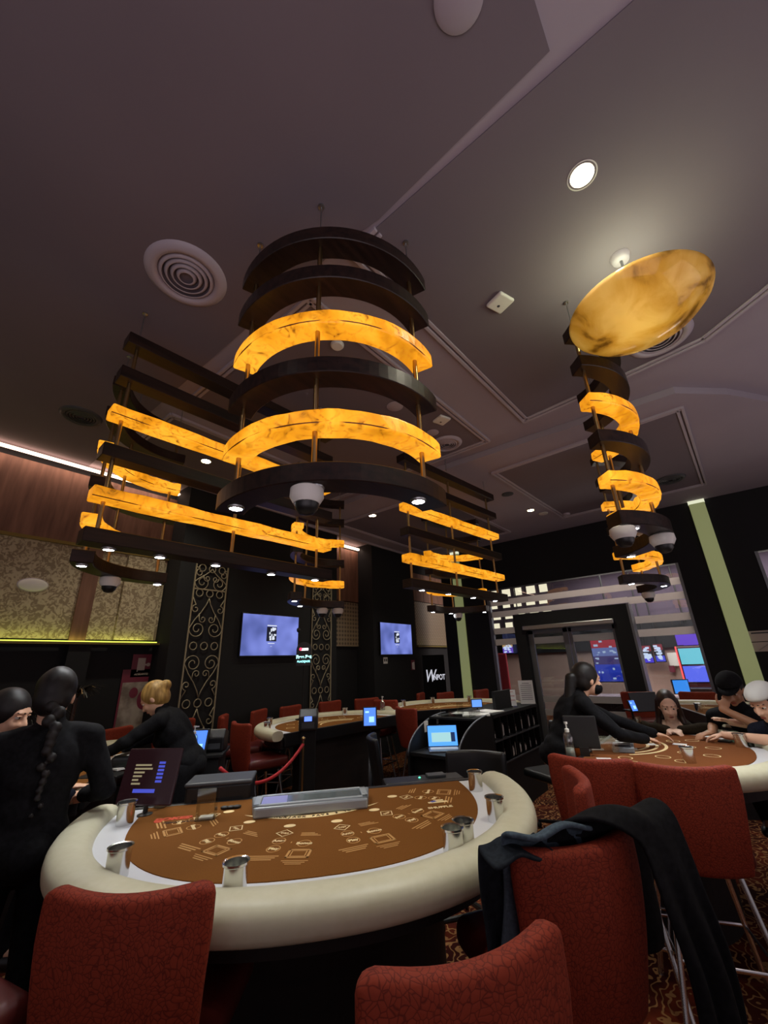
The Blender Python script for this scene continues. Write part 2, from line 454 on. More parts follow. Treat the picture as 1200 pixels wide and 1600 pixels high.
# door wall (x = 8.4)
XW = 8.4
slab('wall_door_header', (XW, -6, 3.03), (XW + .15, 4.95, HCEIL), 'black')
slab('wall_door_left', (XW, 3.83, 0), (XW + .15, 4.95, 3.03), 'black')
slab('wall_door_pier', (XW, -.68, 0), (XW + .15, .36, 3.03), 'black')
slab('wall_door_right', (XW, -6, 0), (XW + .15, -.68, 1.0), 'black')
slab('ceiling_alcove', (8.4, 4.95, 4.0), (9.7, 5.95, 4.1), 'ceil')
slab('wall_alcove_end', (9.65, 4.95, 0), (9.75, 5.85, HCEIL), 'black')
area('added_ceiling_fill', (-1.6, -1.6, 1.5), 72, (1, .84, .92), 4, 4, (.15, .15, 1))  # added upward fill that brightens the ceiling, not a fitting of the room
area('added_ceiling_fill_side', (3.5, -3.4, 1.5), 42, (1, .86, .9), 4, 3, (0, .3, 1))  # second added fill for the ceiling, off to the side
# vertical wall lights
for (y0, y1, z1, lab) in ((-.27, -.05, ZD, 'tall pale green column light on the black wall right of the glass'), (4.42, 4.62, ZD, 'tall narrow pale green column light in the far corner beside the glass entrance')):
    t = thing('column_light', lab, 'wall light', (XW, (y0 + y1) / 2, 0))
    b = MB(); h = (y1 - y0) / 2
    b.box((-.06, -h, .05), (-.001, h, z1 - .002)); d = b.build('diffuser', emis('column_diffuser', 'c3d08a', .22, 'aeb58c'), t, bevel=.01)
    b = MB(); b.box((-.062, -h - .004, z1 - .06), (-.0, h + .004, z1 - .003)); b.build('end_cap', emis('column_cap', 'eef0d0', .9), t)
# glass front
b = MB(); b.box((XW + .04, .36, 0), (XW + .052, 3.83, 3.03)); gp = struct(b.build('window_1', 'glass'))
b = MB(); b.box((XW + .04, -3.0, 1.0), (XW + .052, -.68, 3.03)); struct(b.build('window_2', 'glass'))
def film(z0, z1, y0, y1, x=XW + .03):
    b_ = MB(); b_.box((x, y0, z0), (x + .004, y1, z1)); return struct(b_.build('window_film', 'film'))
for z0, z1 in ((2.68, 2.80), (2.44, 2.56), (2.10, 2.22), (1.88, 2.0), (.84, .94), (.60, .72)):
    for y0, y1 in ((.36, 1.2), (3.22, 3.83)): film(z0, z1, y0, y1)
for z0, z1 in ((2.68, 2.80), (2.47, 2.57)): film(z0, z1, 1.2, 3.22)
for z0, z1 in ((2.1, 2.3), (1.5, 1.65)): film(z0, z1, -3, -.68)
slab('window_frame_left', (XW - .02, 3.79, 0), (XW + .06, 3.85, 3.03), 'alu')
slab('window_frame_right', (XW - .01, .33, 0), (XW + .06, .37, 3.03), 'alu')
slab('window_frame_side', (XW - .01, -.70, 1.0), (XW + .06, -.66, 3.03), 'alu')
# entrance portal
b = MB(); b.box((XW - .28, 1.2, 0), (XW + .1, 1.46, 2.43)); b.box((XW - .28, 3.02, 0), (XW + .1, 3.22, 2.43)); b.box((XW - .28, 1.46, 2.2), (XW + .1, 3.02, 2.43))
struct(b.build('door_1_portal', 'black'))
slab('trim_portal_edge', (XW - .285, 1.165, 0), (XW + .04, 1.2, 2.43), 'alu')
b = MB(); b.box((XW - .34, 1.44, 2.115), (XW - .2, 3.04, 2.195)); struct(b.build('door_1_operator', 'steel', bevel=.01))
b = MB()
for y0, y1 in ((1.46, 1.52), (2.27, 2.36), (2.2, 2.26), (2.92, 3.02)): b.box((XW - .14, y0, 0), (XW - .09, y1, 2.115))
b.box((XW - .14, 1.46, 2.04), (XW - .09, 3.02, 2.115)); b.box((XW - .14, 1.46, 0), (XW - .09, 3.02, .1))
struct(b.build('door_1', 'alu', bevel=.004))
b = MB(); b.box((XW - .12, 1.52, .1), (XW - .112, 2.2, 2.04)); b.box((XW - .12, 2.36, .1), (XW - .112, 2.92, 2.04)); struct(b.build('door_1_glass', 'glass'))
for z0, z1 in ((1.86, 1.98), (.84, .94), (.62, .72)):
    film(z0, z1, 1.52, 2.2, XW - .126); film(z0, z1, 2.36, 2.92, XW - .126)
# hall beyond the glass
slab('ceiling_hall', (XW + .15, -8, 3.9), (16, 7.0, 4.0), mat('hall_ceiling', '54465a', .8))
slab('wall_hall_back', (13.5, -8, 0), (13.6, 7.0, 3.9), mat('hall_wall', 'a58a80', .8))
slab('wall_hall_side', (9.8, 7.0, 0), (16, 7.1, 3.9), mat('hall_side', '3a2c30', .8))
slab('trim_hall_band', (13.42, -8, 2.5), (13.5, 7.0, 3.9), mat('hall_band', '3b3040', .8))
slab('trim_hall_dark', (13.40, -8, 1.75), (13.46, 7.0, 2.5), 'black')
lp = thing('lit_ceiling_grid', 'grid of small cream backlit squares high in the hall beyond the glass', 'ceiling light', (10.6, 1.5, 3.88))
k = 0
for i in range(5):
    for j in range(12):
        if random.random() < .22: continue
        b = MB(); y = 3.1 - j * .45 ; x = -1.9 + i * .95
        b.box((x - .14, y - .16, -.02), (x + .14, y + .13, .0)); b.build('light_square', 'window', lp)
lw = thing('backlit_lattice_screen', 'cream backlit window lattice on the far hall wall left of the entrance', 'screen', (13.38, 5.2, 3.0))
for i in range(4):
    for j in range(7):
        b = MB(); y = 1.5 - j * .42 + (.07 if i % 2 else 0); z = .7 - i * .36
        b.box((0, y - .13 - .03 * (j % 2), z - .12), (.02, y + .12, z + .12)); b.build('light_square', 'window', lw)
for (x, y) in ((10, 2), (10.5, -.5), (12, 1), (12, -2.5)):
    spot('hall_lamp', (x, y, 3.85), 120, (1, .88, .78), R(150), .8, .2)
area('hall_glow', (11, 0, 3.84), 700, (1, .9, .82), 4, 6, (0, 0, -1))
area('hall_uplight', (10.8, 0, 2.3), 420, (1, .84, .72), 3, 5, (0, 0, 1))
# ---------------------------------------------------------- ceiling fittings
def vent(px, py, z, rad, label, dark=False):
    p = at_z(px, py, z)
    t = thing('ceiling_diffuser', label, 'vent', (p.x, p.y, z), 0, 'round ceiling air diffusers')
    b = MB(); b.lathe([(rad * .66, -.004), (rad * .70, -.03), (rad * .82, -.035), (rad, -.004), (rad, 0)], 48); b.build('outer_ring', 'trim' if not dark else 'gplastic', t, smooth=True)
    b = MB(); b.lathe([(0, -.002), (rad * .68, -.002), (rad * .68, -.006), (0, -.006)], 40); b.build('dark_throat', 'plastic', t)
    for f in (.16, .3, .44, .57):
        b = MB(); b.lathe([(rad * f, -.03), (rad * f + .006, -.034), (rad * f + .03, -.008), (rad * f + .024, -.008), (rad * f, -.03)], 40); b.build('louvre_ring', 'trim' if not dark else 'gplastic', t, smooth=True)
    return t
vent(292, 430, HCEIL, .26, 'large round air diffuser on the left of the ceiling above the straight chandelier')
vent(127, 649, HCEIL, .19, 'small dark round air diffuser above the brown wall at far left', True)
vent(1029, 527, HCEIL, .25, 'round air diffuser beside the alabaster bowl lamp')
vent(698, 692, HCEIL, .19, 'round air diffuser in the middle of the ceiling, right of the arched chandelier')
vent(1047, 748, ZD, .2, 'dark round air diffuser in the farthest ceiling panel on the right', True)
def downlight(px, py, z, r, label, power, lit=True):
    p = at_z(px, py, z)
    t = thing('downlight', label, 'ceiling light', (p.x, p.y, z), 0, 'recessed ceiling downlights')
    b = MB(); b.lathe([(r, -.001), (r * 1.25, -.012), (r * 1.3, -.001)], 32); b.build('trim_ring', 'white', t, smooth=True)
    b = MB(); b.lathe([(0, -.009), (r * .98, -.009), (r * .98, -.004), (0, -.004)], 32); b.build('lens', 'warm' if lit else 'white', t)
    if lit:
        l = spot('downlight_lamp', (p.x, p.y, z - .03), power * 2.2, (1, .93, .72), R(120), .9, r); 
    return t
downlight(909, 273, HCEIL, .062, 'bright yellowish downlight above the alabaster bowl, nearest of the ceiling lights', 40)
downlight(322, 720, HCEIL, .055, 'lit downlight behind the left straight chandelier', 40)
downlight(582, 805, ZD, .06, 'lit downlight in the middle of the ceiling below the arched chandelier', 45)
downlight(829, 797, ZD, .05, 'lit downlight right of centre in front of the glass wall', 40)
downlight(849, 802, ZD, .06, 'dull recessed downlight touching the lit one in front of the glass wall', 0, False)
# unseen spots added behind the viewpoint to help light the room
for (x, y, pw) in ((-.8, 1.2, 18), (.5, -1.2, 20), (2.2, -2.4, 20)):
    spot('added_fill_behind', (x, y, 4.05), pw, (1, .9, .82), R(130), .9, .06)
def disc_thing(name, label, cat, px, py, z, r, h, material, prof=None):
    p = at_z(px, py, z); b = MB()
    b.lathe(prof or [(0, -h), (r * .8, -h), (r, -h * .6), (r, 0)], 32)
    o = b.build(name, material, None, smooth='auto'); o.location = (p.x, p.y, z); tag(o, label, cat); return o
disc_thing('smoke_detector', 'round white smoke detector seen through the arched chandelier', 'smoke detector', 527, 537, HCEIL, .055, .035, 'white')
disc_thing('ceiling_speaker', 'flat round ceiling speaker behind the lower right of the arched chandelier', 'speaker', 617, 634, HCEIL, .085, .018, 'trim')
disc_thing('ceiling_speaker', 'flat round ceiling speaker touching the middle air diffuser', 'speaker', 676, 675, HCEIL, .07, .018, 'trim')
disc_thing('ceiling_speaker', 'small dark disc speaker left of the farthest ceiling panel', 'speaker', 793, 772, ZD, .09, .012, 'gplastic')
disc_thing('smoke_detector', 'tiny smoke detector at the lower corner of the farthest ceiling panel', 'smoke detector', 885, 802, ZD, .06, .04, 'trim')
disc_thing('ceiling_speaker', 'pale round disc cut off by the top edge of the view', 'speaker', 716, -4, HCEIL, .10, .03, 'ceil')
for px, py, z, lab in ((781, 470, HCEIL, 'rounded white wireless access point on the large dark ceiling panel'), (690, 654, HCEIL, 'rounded white wireless access point beside the middle air diffuser')):
    p = at_z(px, py, z)
    t = thing('access_point', lab, 'access point', (p.x, p.y, z), R(-20))
    b = MB(); b.box((-.075, -.075, -.035), (.075, .075, -.004)); b.build('cover', 'white', t, bevel=.03, seg=4)
    b = MB(); b.lathe([(0, -.037), (.01, -.037), (.012, -.034)], 16, (0, .02, 0)); b.build('status_light', 'gplastic', t)
    b = MB(); b.box((-.04, -.04, -.006), (.04, .04, 0)); b.build('mount', 'gplastic', t)
# wall fittings on the damask
p = at_y(52, 914, 5.78); t = thing('wall_speaker', 'oval white speaker plate on the damask wallpaper', 'speaker', p)
b = MB(); b.ell((0, 0, 0), (.13, .02, .07)); b.build('grille_cover', 'paper', t, smooth=True)
b = MB(); b.ell((0, .008, 0), (.14, .012, .078)); b.build('rim', 'trim', t, smooth=True)
# ------------------------------------------------------------- chandeliers
ZB = [3.745, 3.46, 3.16, 2.87, 2.585, 2.315]
BH, BWD = .088, .125
PATHS = []; MT['grooveshade'] = mat('brown_groove_shade', '7a4410', .4)
def arc_pts(c, r, a0, a1, n=28): return [Vector((c[0] + r * math.cos(R(a0 + (a1 - a0) * i / n)), c[1] + r * math.sin(R(a0 + (a1 - a0) * i / n)), 0)) for i in range(n + 1)]
def bar_mesh(path, z, wd, h, wav=0, seed=0, width_step=None):
    b_ = MB(); rnd = random.Random(seed); n = len(path); V = []
    for i, p in enumerate(path):
        d = (path[min(i + 1, n - 1)] - path[max(i - 1, 0)]).normalized(); nr = Vector((-d.y, d.x, 0))
        wv = wav * (math.sin(i * .9 + seed) + .6 * math.sin(i * 2.1 + seed * 2)); ww = wd / 2
        ring = []
        for (s_, q) in ((-1, 0), (1, 0), (1, 1), (-1, 1)):
            ring.append(b_.bm.verts.new(p + nr * (s_ * ww + wv * .4 * (1 if q else -1)) + Vector((0, 0, z + q * h + wv * (.7 if q else -.5)))))
        V.append(ring)
    for A, B in zip(V, V[1:]):
        for k_ in range(4): b_.bm.faces.new((A[k_], A[(k_ + 1) % 4], B[(k_ + 1) % 4], B[k_]))
    b_.bm.faces.new(V[0][::-1]); b_.bm.faces.new(V[-1]); return b_
def chandelier(name, label, path, rods, lamps, org, power=6, dim=False):
    """path: plan line; rods: xy points; lamps: xy points"""
    O = Vector((org[0], org[1], 0))
    t = thing('tiered_chandelier', label, 'chandelier', (org[0], org[1], HCEIL), 0, None)
    P = [q - O for q in path]
    for i, zb in enumerate(ZB):
        am = i in (2, 4); z = zb - HCEIL
        wd = BWD * (1.0 if i != 5 else 1.08)
        bb = bar_mesh(P, z, wd, BH if not am else BH * .95, .006 if am else 0, i * 3 + len(label))
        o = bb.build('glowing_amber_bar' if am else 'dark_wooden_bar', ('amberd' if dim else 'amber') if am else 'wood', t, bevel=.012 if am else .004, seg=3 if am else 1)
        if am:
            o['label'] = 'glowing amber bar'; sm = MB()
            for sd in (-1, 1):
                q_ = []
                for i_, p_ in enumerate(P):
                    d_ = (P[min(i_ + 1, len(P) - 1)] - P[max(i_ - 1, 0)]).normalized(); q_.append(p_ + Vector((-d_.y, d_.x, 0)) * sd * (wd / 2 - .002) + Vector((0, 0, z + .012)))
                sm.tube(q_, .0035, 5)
            sm.build('groove_shade_strip', 'grooveshade', o)  # brown strip along the lower edges stands in for the groove's shading
        PATHS.append([(p_ + O).xy for p_ in P]) if i == 5 else None
    for (x, y) in rods:
        q = Vector((x, y, 0)) - O
        b_ = MB(); b_.tube([q + Vector((0, 0, ZB[5] - HCEIL + BH * .6)), q + Vector((0, 0, ZB[0] - HCEIL + .02))], .0125, 12); b_.build('rod', 'brass', t, smooth='auto')
        b_ = MB(); b_.tube([q + Vector((0, 0, ZB[0] - HCEIL + .02)), q + Vector((0, 0, -.012))], .004, 8); b_.lathe([(0, -.02), (.018, -.016), (.02, -.0)], 14, q); b_.build('hanging_wire', 'steel', t, smooth='auto')
    for (x, y) in lamps:
        q = Vector((x, y, 0)) - O; z = ZB[5] - HCEIL
        b_ = MB(); b_.lathe([(.03, -.012), (.037, -.010), (.038, .0)], 20, q + Vector((0, 0, z))); sl = b_.build('spot_lamp', 'steel', t, smooth=True)
        b_ = MB(); b_.lathe([(0, -.010), (.029, -.010), (.029, -.004), (0, -.004)], 20, q + Vector((0, 0, z))); b_.build('led', 'lamp', sl)
        spot('chandelier_spot', (x, y, ZB[5] - .03), power * 2.0, (.95, .98, 1), R(110), .8, .025)
    return t
def arc_ch(label, c, a0, a1, rods, lamps, power=6, r=.576, dim=False):
    path = arc_pts(c, r, a0, a1)
    pt = lambda a: (c[0] + r * math.cos(R(a)), c[1] + r * math.sin(R(a)))
    return chandelier('x', label, path, [pt(a) for a in rods], [pt(a) for a in lamps], c, power, dim)
xy = lambda px, py: tuple(at_z(px, py, ZB[5])[:2])
arc_ch('large arched chandelier of dark and glowing bars, nearest in the middle', (1.53, 1.54), 160, 282, (167, 215, 272), (170, 216, 266), 9)
_b0, _b1 = Vector((.66, 2.76, 0)), Vector((2.52, 2.66, 0))
chandelier('x', 'long straight chandelier of dark and glowing bars on the left', [_b0.lerp(_b1, i / 20) for i in range(21)], [_b0.lerp(_b1, f)[:2] for f in (.04, .5, .93)], [xy(*q) for q in ((170, 857), (250, 869), (337, 882), (424, 896), (492, 905))], (1.6, 2.7), 7)
_e0, _e1 = Vector((3.36, 2.38, 0)), Vector((5.25, 2.17, 0))
chandelier('x', 'long straight chandelier right of the arched one, in front of the far pillar', [_e0.lerp(_e1, i / 20) for i in range(21)], [_e0.lerp(_e1, f)[:2] for f in (.04, .46, .93)], [_e0.lerp(_e1, f)[:2] for f in (.12, .36, .62, .88)], (4.3, 2.27), 6)
arc_ch('arched chandelier hanging before the damask wallpaper, leftmost of all', (1.38, 3.12), 166, 72, (160, 122, 80), (158, 116, 78), 5)
arc_ch('small arched chandelier behind the dome camera, left of the far television', (3.54, 3.47), 160, 42, (150, 100, 48), (154, 110, 52), 5)
arc_ch('farthest arched chandelier, partly hidden behind the right straight one', (5.5, 2.79), 112, 0, (106, 55, 4), (104, 60, 6), 5)
arc_ch('curved chandelier hanging just under the alabaster bowl', (3.10, .74), 222, 335, (227, 283, 322), (234, 286, 326), 15)
arc_ch('curved chandelier low in front of the glass wall, behind the one under the bowl', (5.52, .98), 205, 330, (210, 265, 322), (215, 270, 325), 9)
def dome_camera(px, py, label, s=1.0, zt=None):
    z = (ZB[5] if zt is None else zt); p = at_z(px, py, z - .04 * s)
    q = min((v_ for pa_ in PATHS for v_ in pa_), key=lambda v_: (v_ - p.xy).length); p = Vector((q.x, q.y, p.z))
    t = thing('dome_camera', label, 'security camera', (p.x, p.y, z), 0, 'white dome cameras under the chandeliers')
    b = MB(); b.lathe([(.055 * s, 0), (.07 * s, -.01 * s), (.072 * s, -.045 * s), (.055 * s, -.075 * s), (.05 * s, -.075 * s)], 36); b.build('housing', 'white', t, smooth='auto')
    b = MB(); b.lathe([(.052 * s, -.070 * s), (.048 * s, -.095 * s), (.03 * s, -.118 * s), (0, -.126 * s)], 32); b.build('smoked_dome', 'plastic', t, smooth=True)
    b = MB(); b.lathe([(0, 0), (.052 * s, 0), (.052 * s, -.012 * s), (0, -.012 * s)], 24); b.build('mount', 'gplastic', t)
dome_camera(481, 765, 'large white dome camera under the nearest arched chandelier')
dome_camera(150, 912, 'white dome camera under the chandelier before the damask wallpaper')
dome_camera(478, 962, 'white dome camera left under the small arched chandelier by the television')
dome_camera(524, 961, 'white dome camera right under the small arched chandelier by the iron grille')
dome_camera(704, 967, 'white dome camera under the farthest arched chandelier')
dome_camera(980, 830, 'white dome camera left under the curved chandelier below the bowl')
dome_camera(1031, 846, 'white dome camera brightly lit by its lamp, right under the curved chandelier below the bowl')
dome_camera(1034, 930, 'white dome camera under the low curved chandelier before the glass')
# alabaster bowl lamp
bc = Vector((2.56, -.07, 3.62))
t = thing('alabaster_bowl_lamp', 'large round glowing alabaster bowl hanging from the ceiling at upper right', 'pendant lamp', bc)
b = MB(); b.lathe([(0, -.155), (.12, -.148), (.24, -.118), (.33, -.07), (.385, -.01), (.395, .012), (.385, .018), (.37, .005), (.32, -.052), (.23, -.098), (.12, -.128), (0, -.134)], 64); b.build('bowl', 'bowl', t, smooth=True)
b = MB(); b.tube([(0, 0, -.05), (0, 0, HCEIL - bc.z - .05)], .009, 10); b.build('stem', 'steel', t, smooth=True)
b = MB(); b.lathe([(0, HCEIL - bc.z - .05), (.05, HCEIL - bc.z - .045), (.062, HCEIL - bc.z)], 24); b.build('canopy', 'trim', t, smooth=True)
for k_ in range(3):
    a = k_ * 2.09; b = MB(); b.ell((.13 * math.cos(a), .13 * math.sin(a), .0), (.03, .03, .045)); b.build('bulb', emis('warm_bulb', 'ffe9a8', 3), t, smooth=True)
point('bowl_light', bc + Vector((0, 0, .12)), 16, (.88, 1, .66), .2)
# iron grilles on the back wall
def spiral(c, r0, r1, a0, turns, n=36):
    return [Vector((c[0] + (r0 + (r1 - r0) * i / n) * math.cos(a0 + turns * 2 * PI * i / n), c[1] + (r0 + (r1 - r0) * i / n) * math.sin(a0 + turns * 2 * PI * i / n), 0)) for i in range(n + 1)]
def grille(x0, x1, z0, z1, y, label, unit):
    t = thing('iron_grille', label, 'grille', ((x0 + x1) / 2, y, z0), 0, 'wrought iron scroll grilles')
    W = x1 - x0; H = z1 - z0
    def to3(p): return Vector((p[0], 0, p[1]))
    b = MB()
    for sx in (-1, 1): b.bar((sx * W / 2, 0, 0), (sx * W / 2, 0, H), .016, .016, (0, 1, 0))
    for z in (0, H, H - unit * .62): b.bar((-W / 2, 0, z), (W / 2, 0, z), .016, .016, (0, 1, 0))
    b.build('frame', 'iron', t)
    b = MB(); r = .0065
    def sym(pts):
        for s_ in (-1, 1): b.tube([to3((p[0] * s_, p[1])) for p in pts], r, 6)
    z = H - unit * .62; k_ = 0
    q = W / 2
    def unit_scroll(zb, h, up):
        f = 1 if up else -1; base = zb if up else zb + h
        # heart: from the centre foot out and up, ending in an inward spiral
        foot = [(0.0, base + f * h * .02), (q * .12, base + f * h * .16), (q * .38, base + f * h * .34), (q * .72, base + f * h * .52), (q * .93, base + f * h * .68)]
        cen = (q * .50, base + f * h * .72); r0 = q * .46
        sp = []
        for i in range(40):
            u = i / 39; a = (0 - u * 2 * PI * 1.55) if False else (u * 2 * PI * 1.5); rr = r0 * (1 - u * .80)
            sp.append((cen[0] + rr * math.cos(a) + (q * .02), cen[1] + f * rr * math.sin(a)))
        sym(foot + sp)
        # side curls
        c2 = (q * .74, base + f * h * .28); pts = []
        for i in range(26):
            u = i / 25; a = -PI / 2 + u * 2 * PI * 1.1; rr = q * .24 * (1 - u * .75); pts.append((c2[0] + rr * math.cos(a), c2[1] + f * rr * math.sin(a)))
        sym([(q * .97, base + f * h * .02)] + pts)
        c3 = (q * .26, base + f * h * .50); pts = []
        for i in range(24):
            u = i / 23; a = PI * .1 + u * 2 * PI * 1.05; rr = q * .2 * (1 - u * .75); pts.append((c3[0] + rr * math.cos(a), c3[1] + f * rr * math.sin(a)))
        sym([(q * .5, base + f * h * .38)] + pts)
    def circles(zc):
        for x in (-q * .62, 0, q * .62):
            b.tube([to3((x + q * .2 * math.cos(a), zc + q * .2 * math.sin(a))) for a in [2 * PI * i / 20 for i in range(20)]], r, 6, closed=True)
    unit_scroll(H - unit * .60, unit * .5, False); circles(H - unit * .12)
    while z > 0.1:
        circles(z - q * .22); z -= q * .44
        h = min(unit, z)
        unit_scroll(z - h, h, False) if k_ % 2 == 0 else unit_scroll(z - h, h, True)
        z -= h
        if k_ % 2 == 1 or True: pass
        k_ += 1
    b.build('scrollwork', 'iron', t, smooth=True)
    return t
MT['iron'] = mat('wrought_iron_bronze', '9a9078', .45, .3)
grille(2.66, 3.13, .35, 3.0, 5.38, 'wrought iron scroll grille on the black wall left of the large television', .58)
grille(4.81, 5.26, .35, 3.0, 5.44, 'wrought iron scroll grille right of the large television', .58)
# televisions
def tv(x0, x1, z0, z1, y, label):
    t = thing('television', label, 'television', ((x0 + x1) / 2, y, (z0 + z1) / 2), 0, 'wall televisions showing a blue screen')
    W, H = (x1 - x0) / 2, (z1 - z0) / 2
    b = MB(); b.box((-W - .012, -.05, -H - .018), (W + .012, -.005, H + .012)); b.build('bezel', 'plastic', t, bevel=.004)
    M_ = mat('television_picture', '050505', .3)
    v = coords(M_); n_ = N(M_, 'ShaderNodeTexNoise'); n_.inputs['Scale'].default_value = 3.2; n_.inputs['Detail'].default_value = 1
    L(M_, v, n_.inputs['Vector']); c_ = ramp(M_, n_.outputs[0], [(.35, '5663a8'), (.5, '6f7ccb'), (.7, '8492e6')])
    b_ = M_.node_tree.nodes['Principled BSDF']; L(M_, c_, b_.inputs['Emission Color']); b_.inputs['Emission Strength'].default_value = 1.0
    b = MB(); b.box((-W, -.054, -H), (W, -.05, H)); s_ = b.build('screen', M_, t)
    b = MB(); b.box((-.09, -.056, -.09), (.09, -.0545, .12)); b.build('picture', emis('poster_dark', '1c2238', .6), s_)
    b = MB(); rr = random.Random(3)
    for i in range(16):
        a, c = rr.uniform(-.075, .06), rr.uniform(-.08, .08); b.box((a, -.0575, c), (a + rr.uniform(.01, .035), -.0562, c + rr.uniform(.015, .05)))
    b.box((-.085, -.0575, .13), (.085, -.0562, .145)); b.box((-.06, -.0575, -.125), (.06, -.0562, -.115)); b.box((-.015, -.0575, -.165), (.015, -.0562, -.16))
    b.build('picture_highlights', emis('poster_light', 'dfe6f4', 1.0), s_)
tv(3.42, 4.44, 1.78, 2.36, 5.4, 'large television with a blue screen between the two iron grilles')
tv(6.54, 7.60, 1.78, 2.39, 5.4, 'television with a blue screen on the far black pillar')
# ================================================================== GAMING TABLES
def sup(a, b, e, n=48, a0=0, a1=180):
    out = []
    for i in range(n + 1):
        t_ = R(a0 + (a1 - a0) * i / n); c_, s_ = math.cos(t_), math.sin(t_)
        out.append((a * math.copysign(abs(c_) ** (2 / e), c_), b * math.copysign(abs(s_) ** (2 / e), s_)))
    return out
ZF = .94
def gaming_table(loc, rz, label, felt='felt', lite=False, A=1.12, B=1.2):
    t = thing('gaming_table', label, 'casino table', (loc[0], loc[1], 0), rz, None)
    k_ = A / 1.12; kb = B / 1.2
    b = MB(); b.prism(sup(.97 * k_, 1.06 * kb, 2.2) + [], ZF - .03, ZF); b.build('white_apron', 'whitetop', t)
    b = MB(); b.prism(sup(.84 * k_, .965 * kb, 2.4), ZF, ZF + .003); b.build('felt_top', felt, t)
    b = MB(); b.prism(sup(1.0 * k_, 1.08 * kb, 2.2), ZF - .14, ZF - .031); b.build('under_frame', 'body', t)
    b = MB(); b.prism([(x, y + .03) for x, y in sup(.66 * k_, .62 * kb, 2.2)], .0, ZF - .14); b.build('pedestal', 'body', t)
    b = MB(); b.box((-.97 * k_, -.035, ZF - .12), (.97 * k_, .0, ZF + .006)); b.build('dealer_edge', 'plastic', t, bevel=.006)
    # padded armrest swept along the curve
    P = sup(1.045 * k_, 1.13 * kb, 2.2, 72); b = MB(); V = []
    n_ = len(P)
    for i, (x, y) in enumerate(P):
        p_ = Vector((x, y, 0)); a_ = Vector((*P[max(i - 1, 0)], 0)); c_ = Vector((*P[min(i + 1, n_ - 1)], 0)); d_ = (c_ - a_).normalized(); nr = Vector((d_.y, -d_.x, 0))
        sc = 1.0 if 2 < i < n_ - 3 else (.86, .95, 1)[min(i, n_ - 1 - i)]
        ring = []
        for q in range(20):
            w_ = 2 * PI * q / 20; cx = math.copysign(abs(math.cos(w_)) ** .8, math.cos(w_)) * .078; cz = math.copysign(abs(math.sin(w_)) ** .8, math.sin(w_)) * .058
            ring.append(b.bm.verts.new(p_ + nr * cx * sc + Vector((0, 0, ZF - .012 + cz * sc))))
        V.append(ring)
    for X_, Y_ in zip(V, V[1:]):
        for q in range(20): b.bm.faces.new((X_[q], X_[(q + 1) % 20], Y_[(q + 1) % 20], Y_[q]))
    b.bm.faces.new(V[0]); b.bm.faces.new(V[-1][::-1])
    b.build('padded_armrest', 'cream', t, smooth='auto')
    return t
NT_LOC = (1.80, 1.99); NT_RZ = math.atan2(.662, -.749)
near = gaming_table(NT_LOC, NT_RZ, 'nearest gaming table with brown printed felt and wide cream armrest')
T2_LOC, T3_LOC = (4.0, 3.85), (5.95, 3.4)
t2 = gaming_table(T2_LOC, R(-4), 'gaming table below the large television, second from the left', A=1.04, B=1.04)
t3 = gaming_table(T3_LOC, R(-35), 'farthest gaming table behind the black pit cabinet')
TR_LOC, TR_RZ = (3.97, .98), PI
tr = gaming_table(TR_LOC, TR_RZ, 'gaming table at right with dark brown felt and four people around it', 'felt_r', A=1.05, B=1.17)
TL_LOC, TL_RZ = (1.55, 4.12), R(60)
tl = gaming_table(TL_LOC, TL_RZ, 'gaming table at far left mostly hidden behind the standing dealers', A=1.0, B=1.0)
TB_LOC = (6.6, .55)
tb = gaming_table(TB_LOC, R(200), 'gaming table seen behind the long haired seated woman', A=.95, B=.95)
def flat(b, pts, z=0, h=.0012):  # closed outline as flat thin prism
    b.prism(pts, z, z + h)
def ring2(b, cx, cy, rx, ry, w_, z, n=28, rot=0):
    o = []; 
    for i in range(n):
        a = 2 * PI * i / n
        for s_ in (0, 1):
            x, y = (rx - w_ * s_) * math.cos(a), (ry - w_ * s_) * math.sin(a)
            o.append(b.bm.verts.new((cx + x * math.cos(rot) - y * math.sin(rot), cy + x * math.sin(rot) + y * math.cos(rot), z)))
    for i in range(n):
        j = (i + 1) % n; b.bm.faces.new((o[2 * i], o[2 * j], o[2 * j + 1], o[2 * i + 1]))
def rect2(b, cx, cy, w_, h_, rot, z, fill=True, lw=.004):
    c_, s_ = math.cos(rot), math.sin(rot)
    T = lambda x, y: (cx + x * c_ - y * s_, cy + x * s_ + y * c_, z)
    def f(x0, y0, x1, y1): b.bm.faces.new([b.bm.verts.new(T(*q)) for q in ((x0, y0), (x1, y0), (x1, y1), (x0, y1))])
    x, y = w_ / 2, h_ / 2
    if fill: f(-x, -y, x, y)
    else: f(-x, -y, x, -y + lw); f(-x, y - lw, x, y); f(-x, -y, -x + lw, y); f(x - lw, -y, x, y)
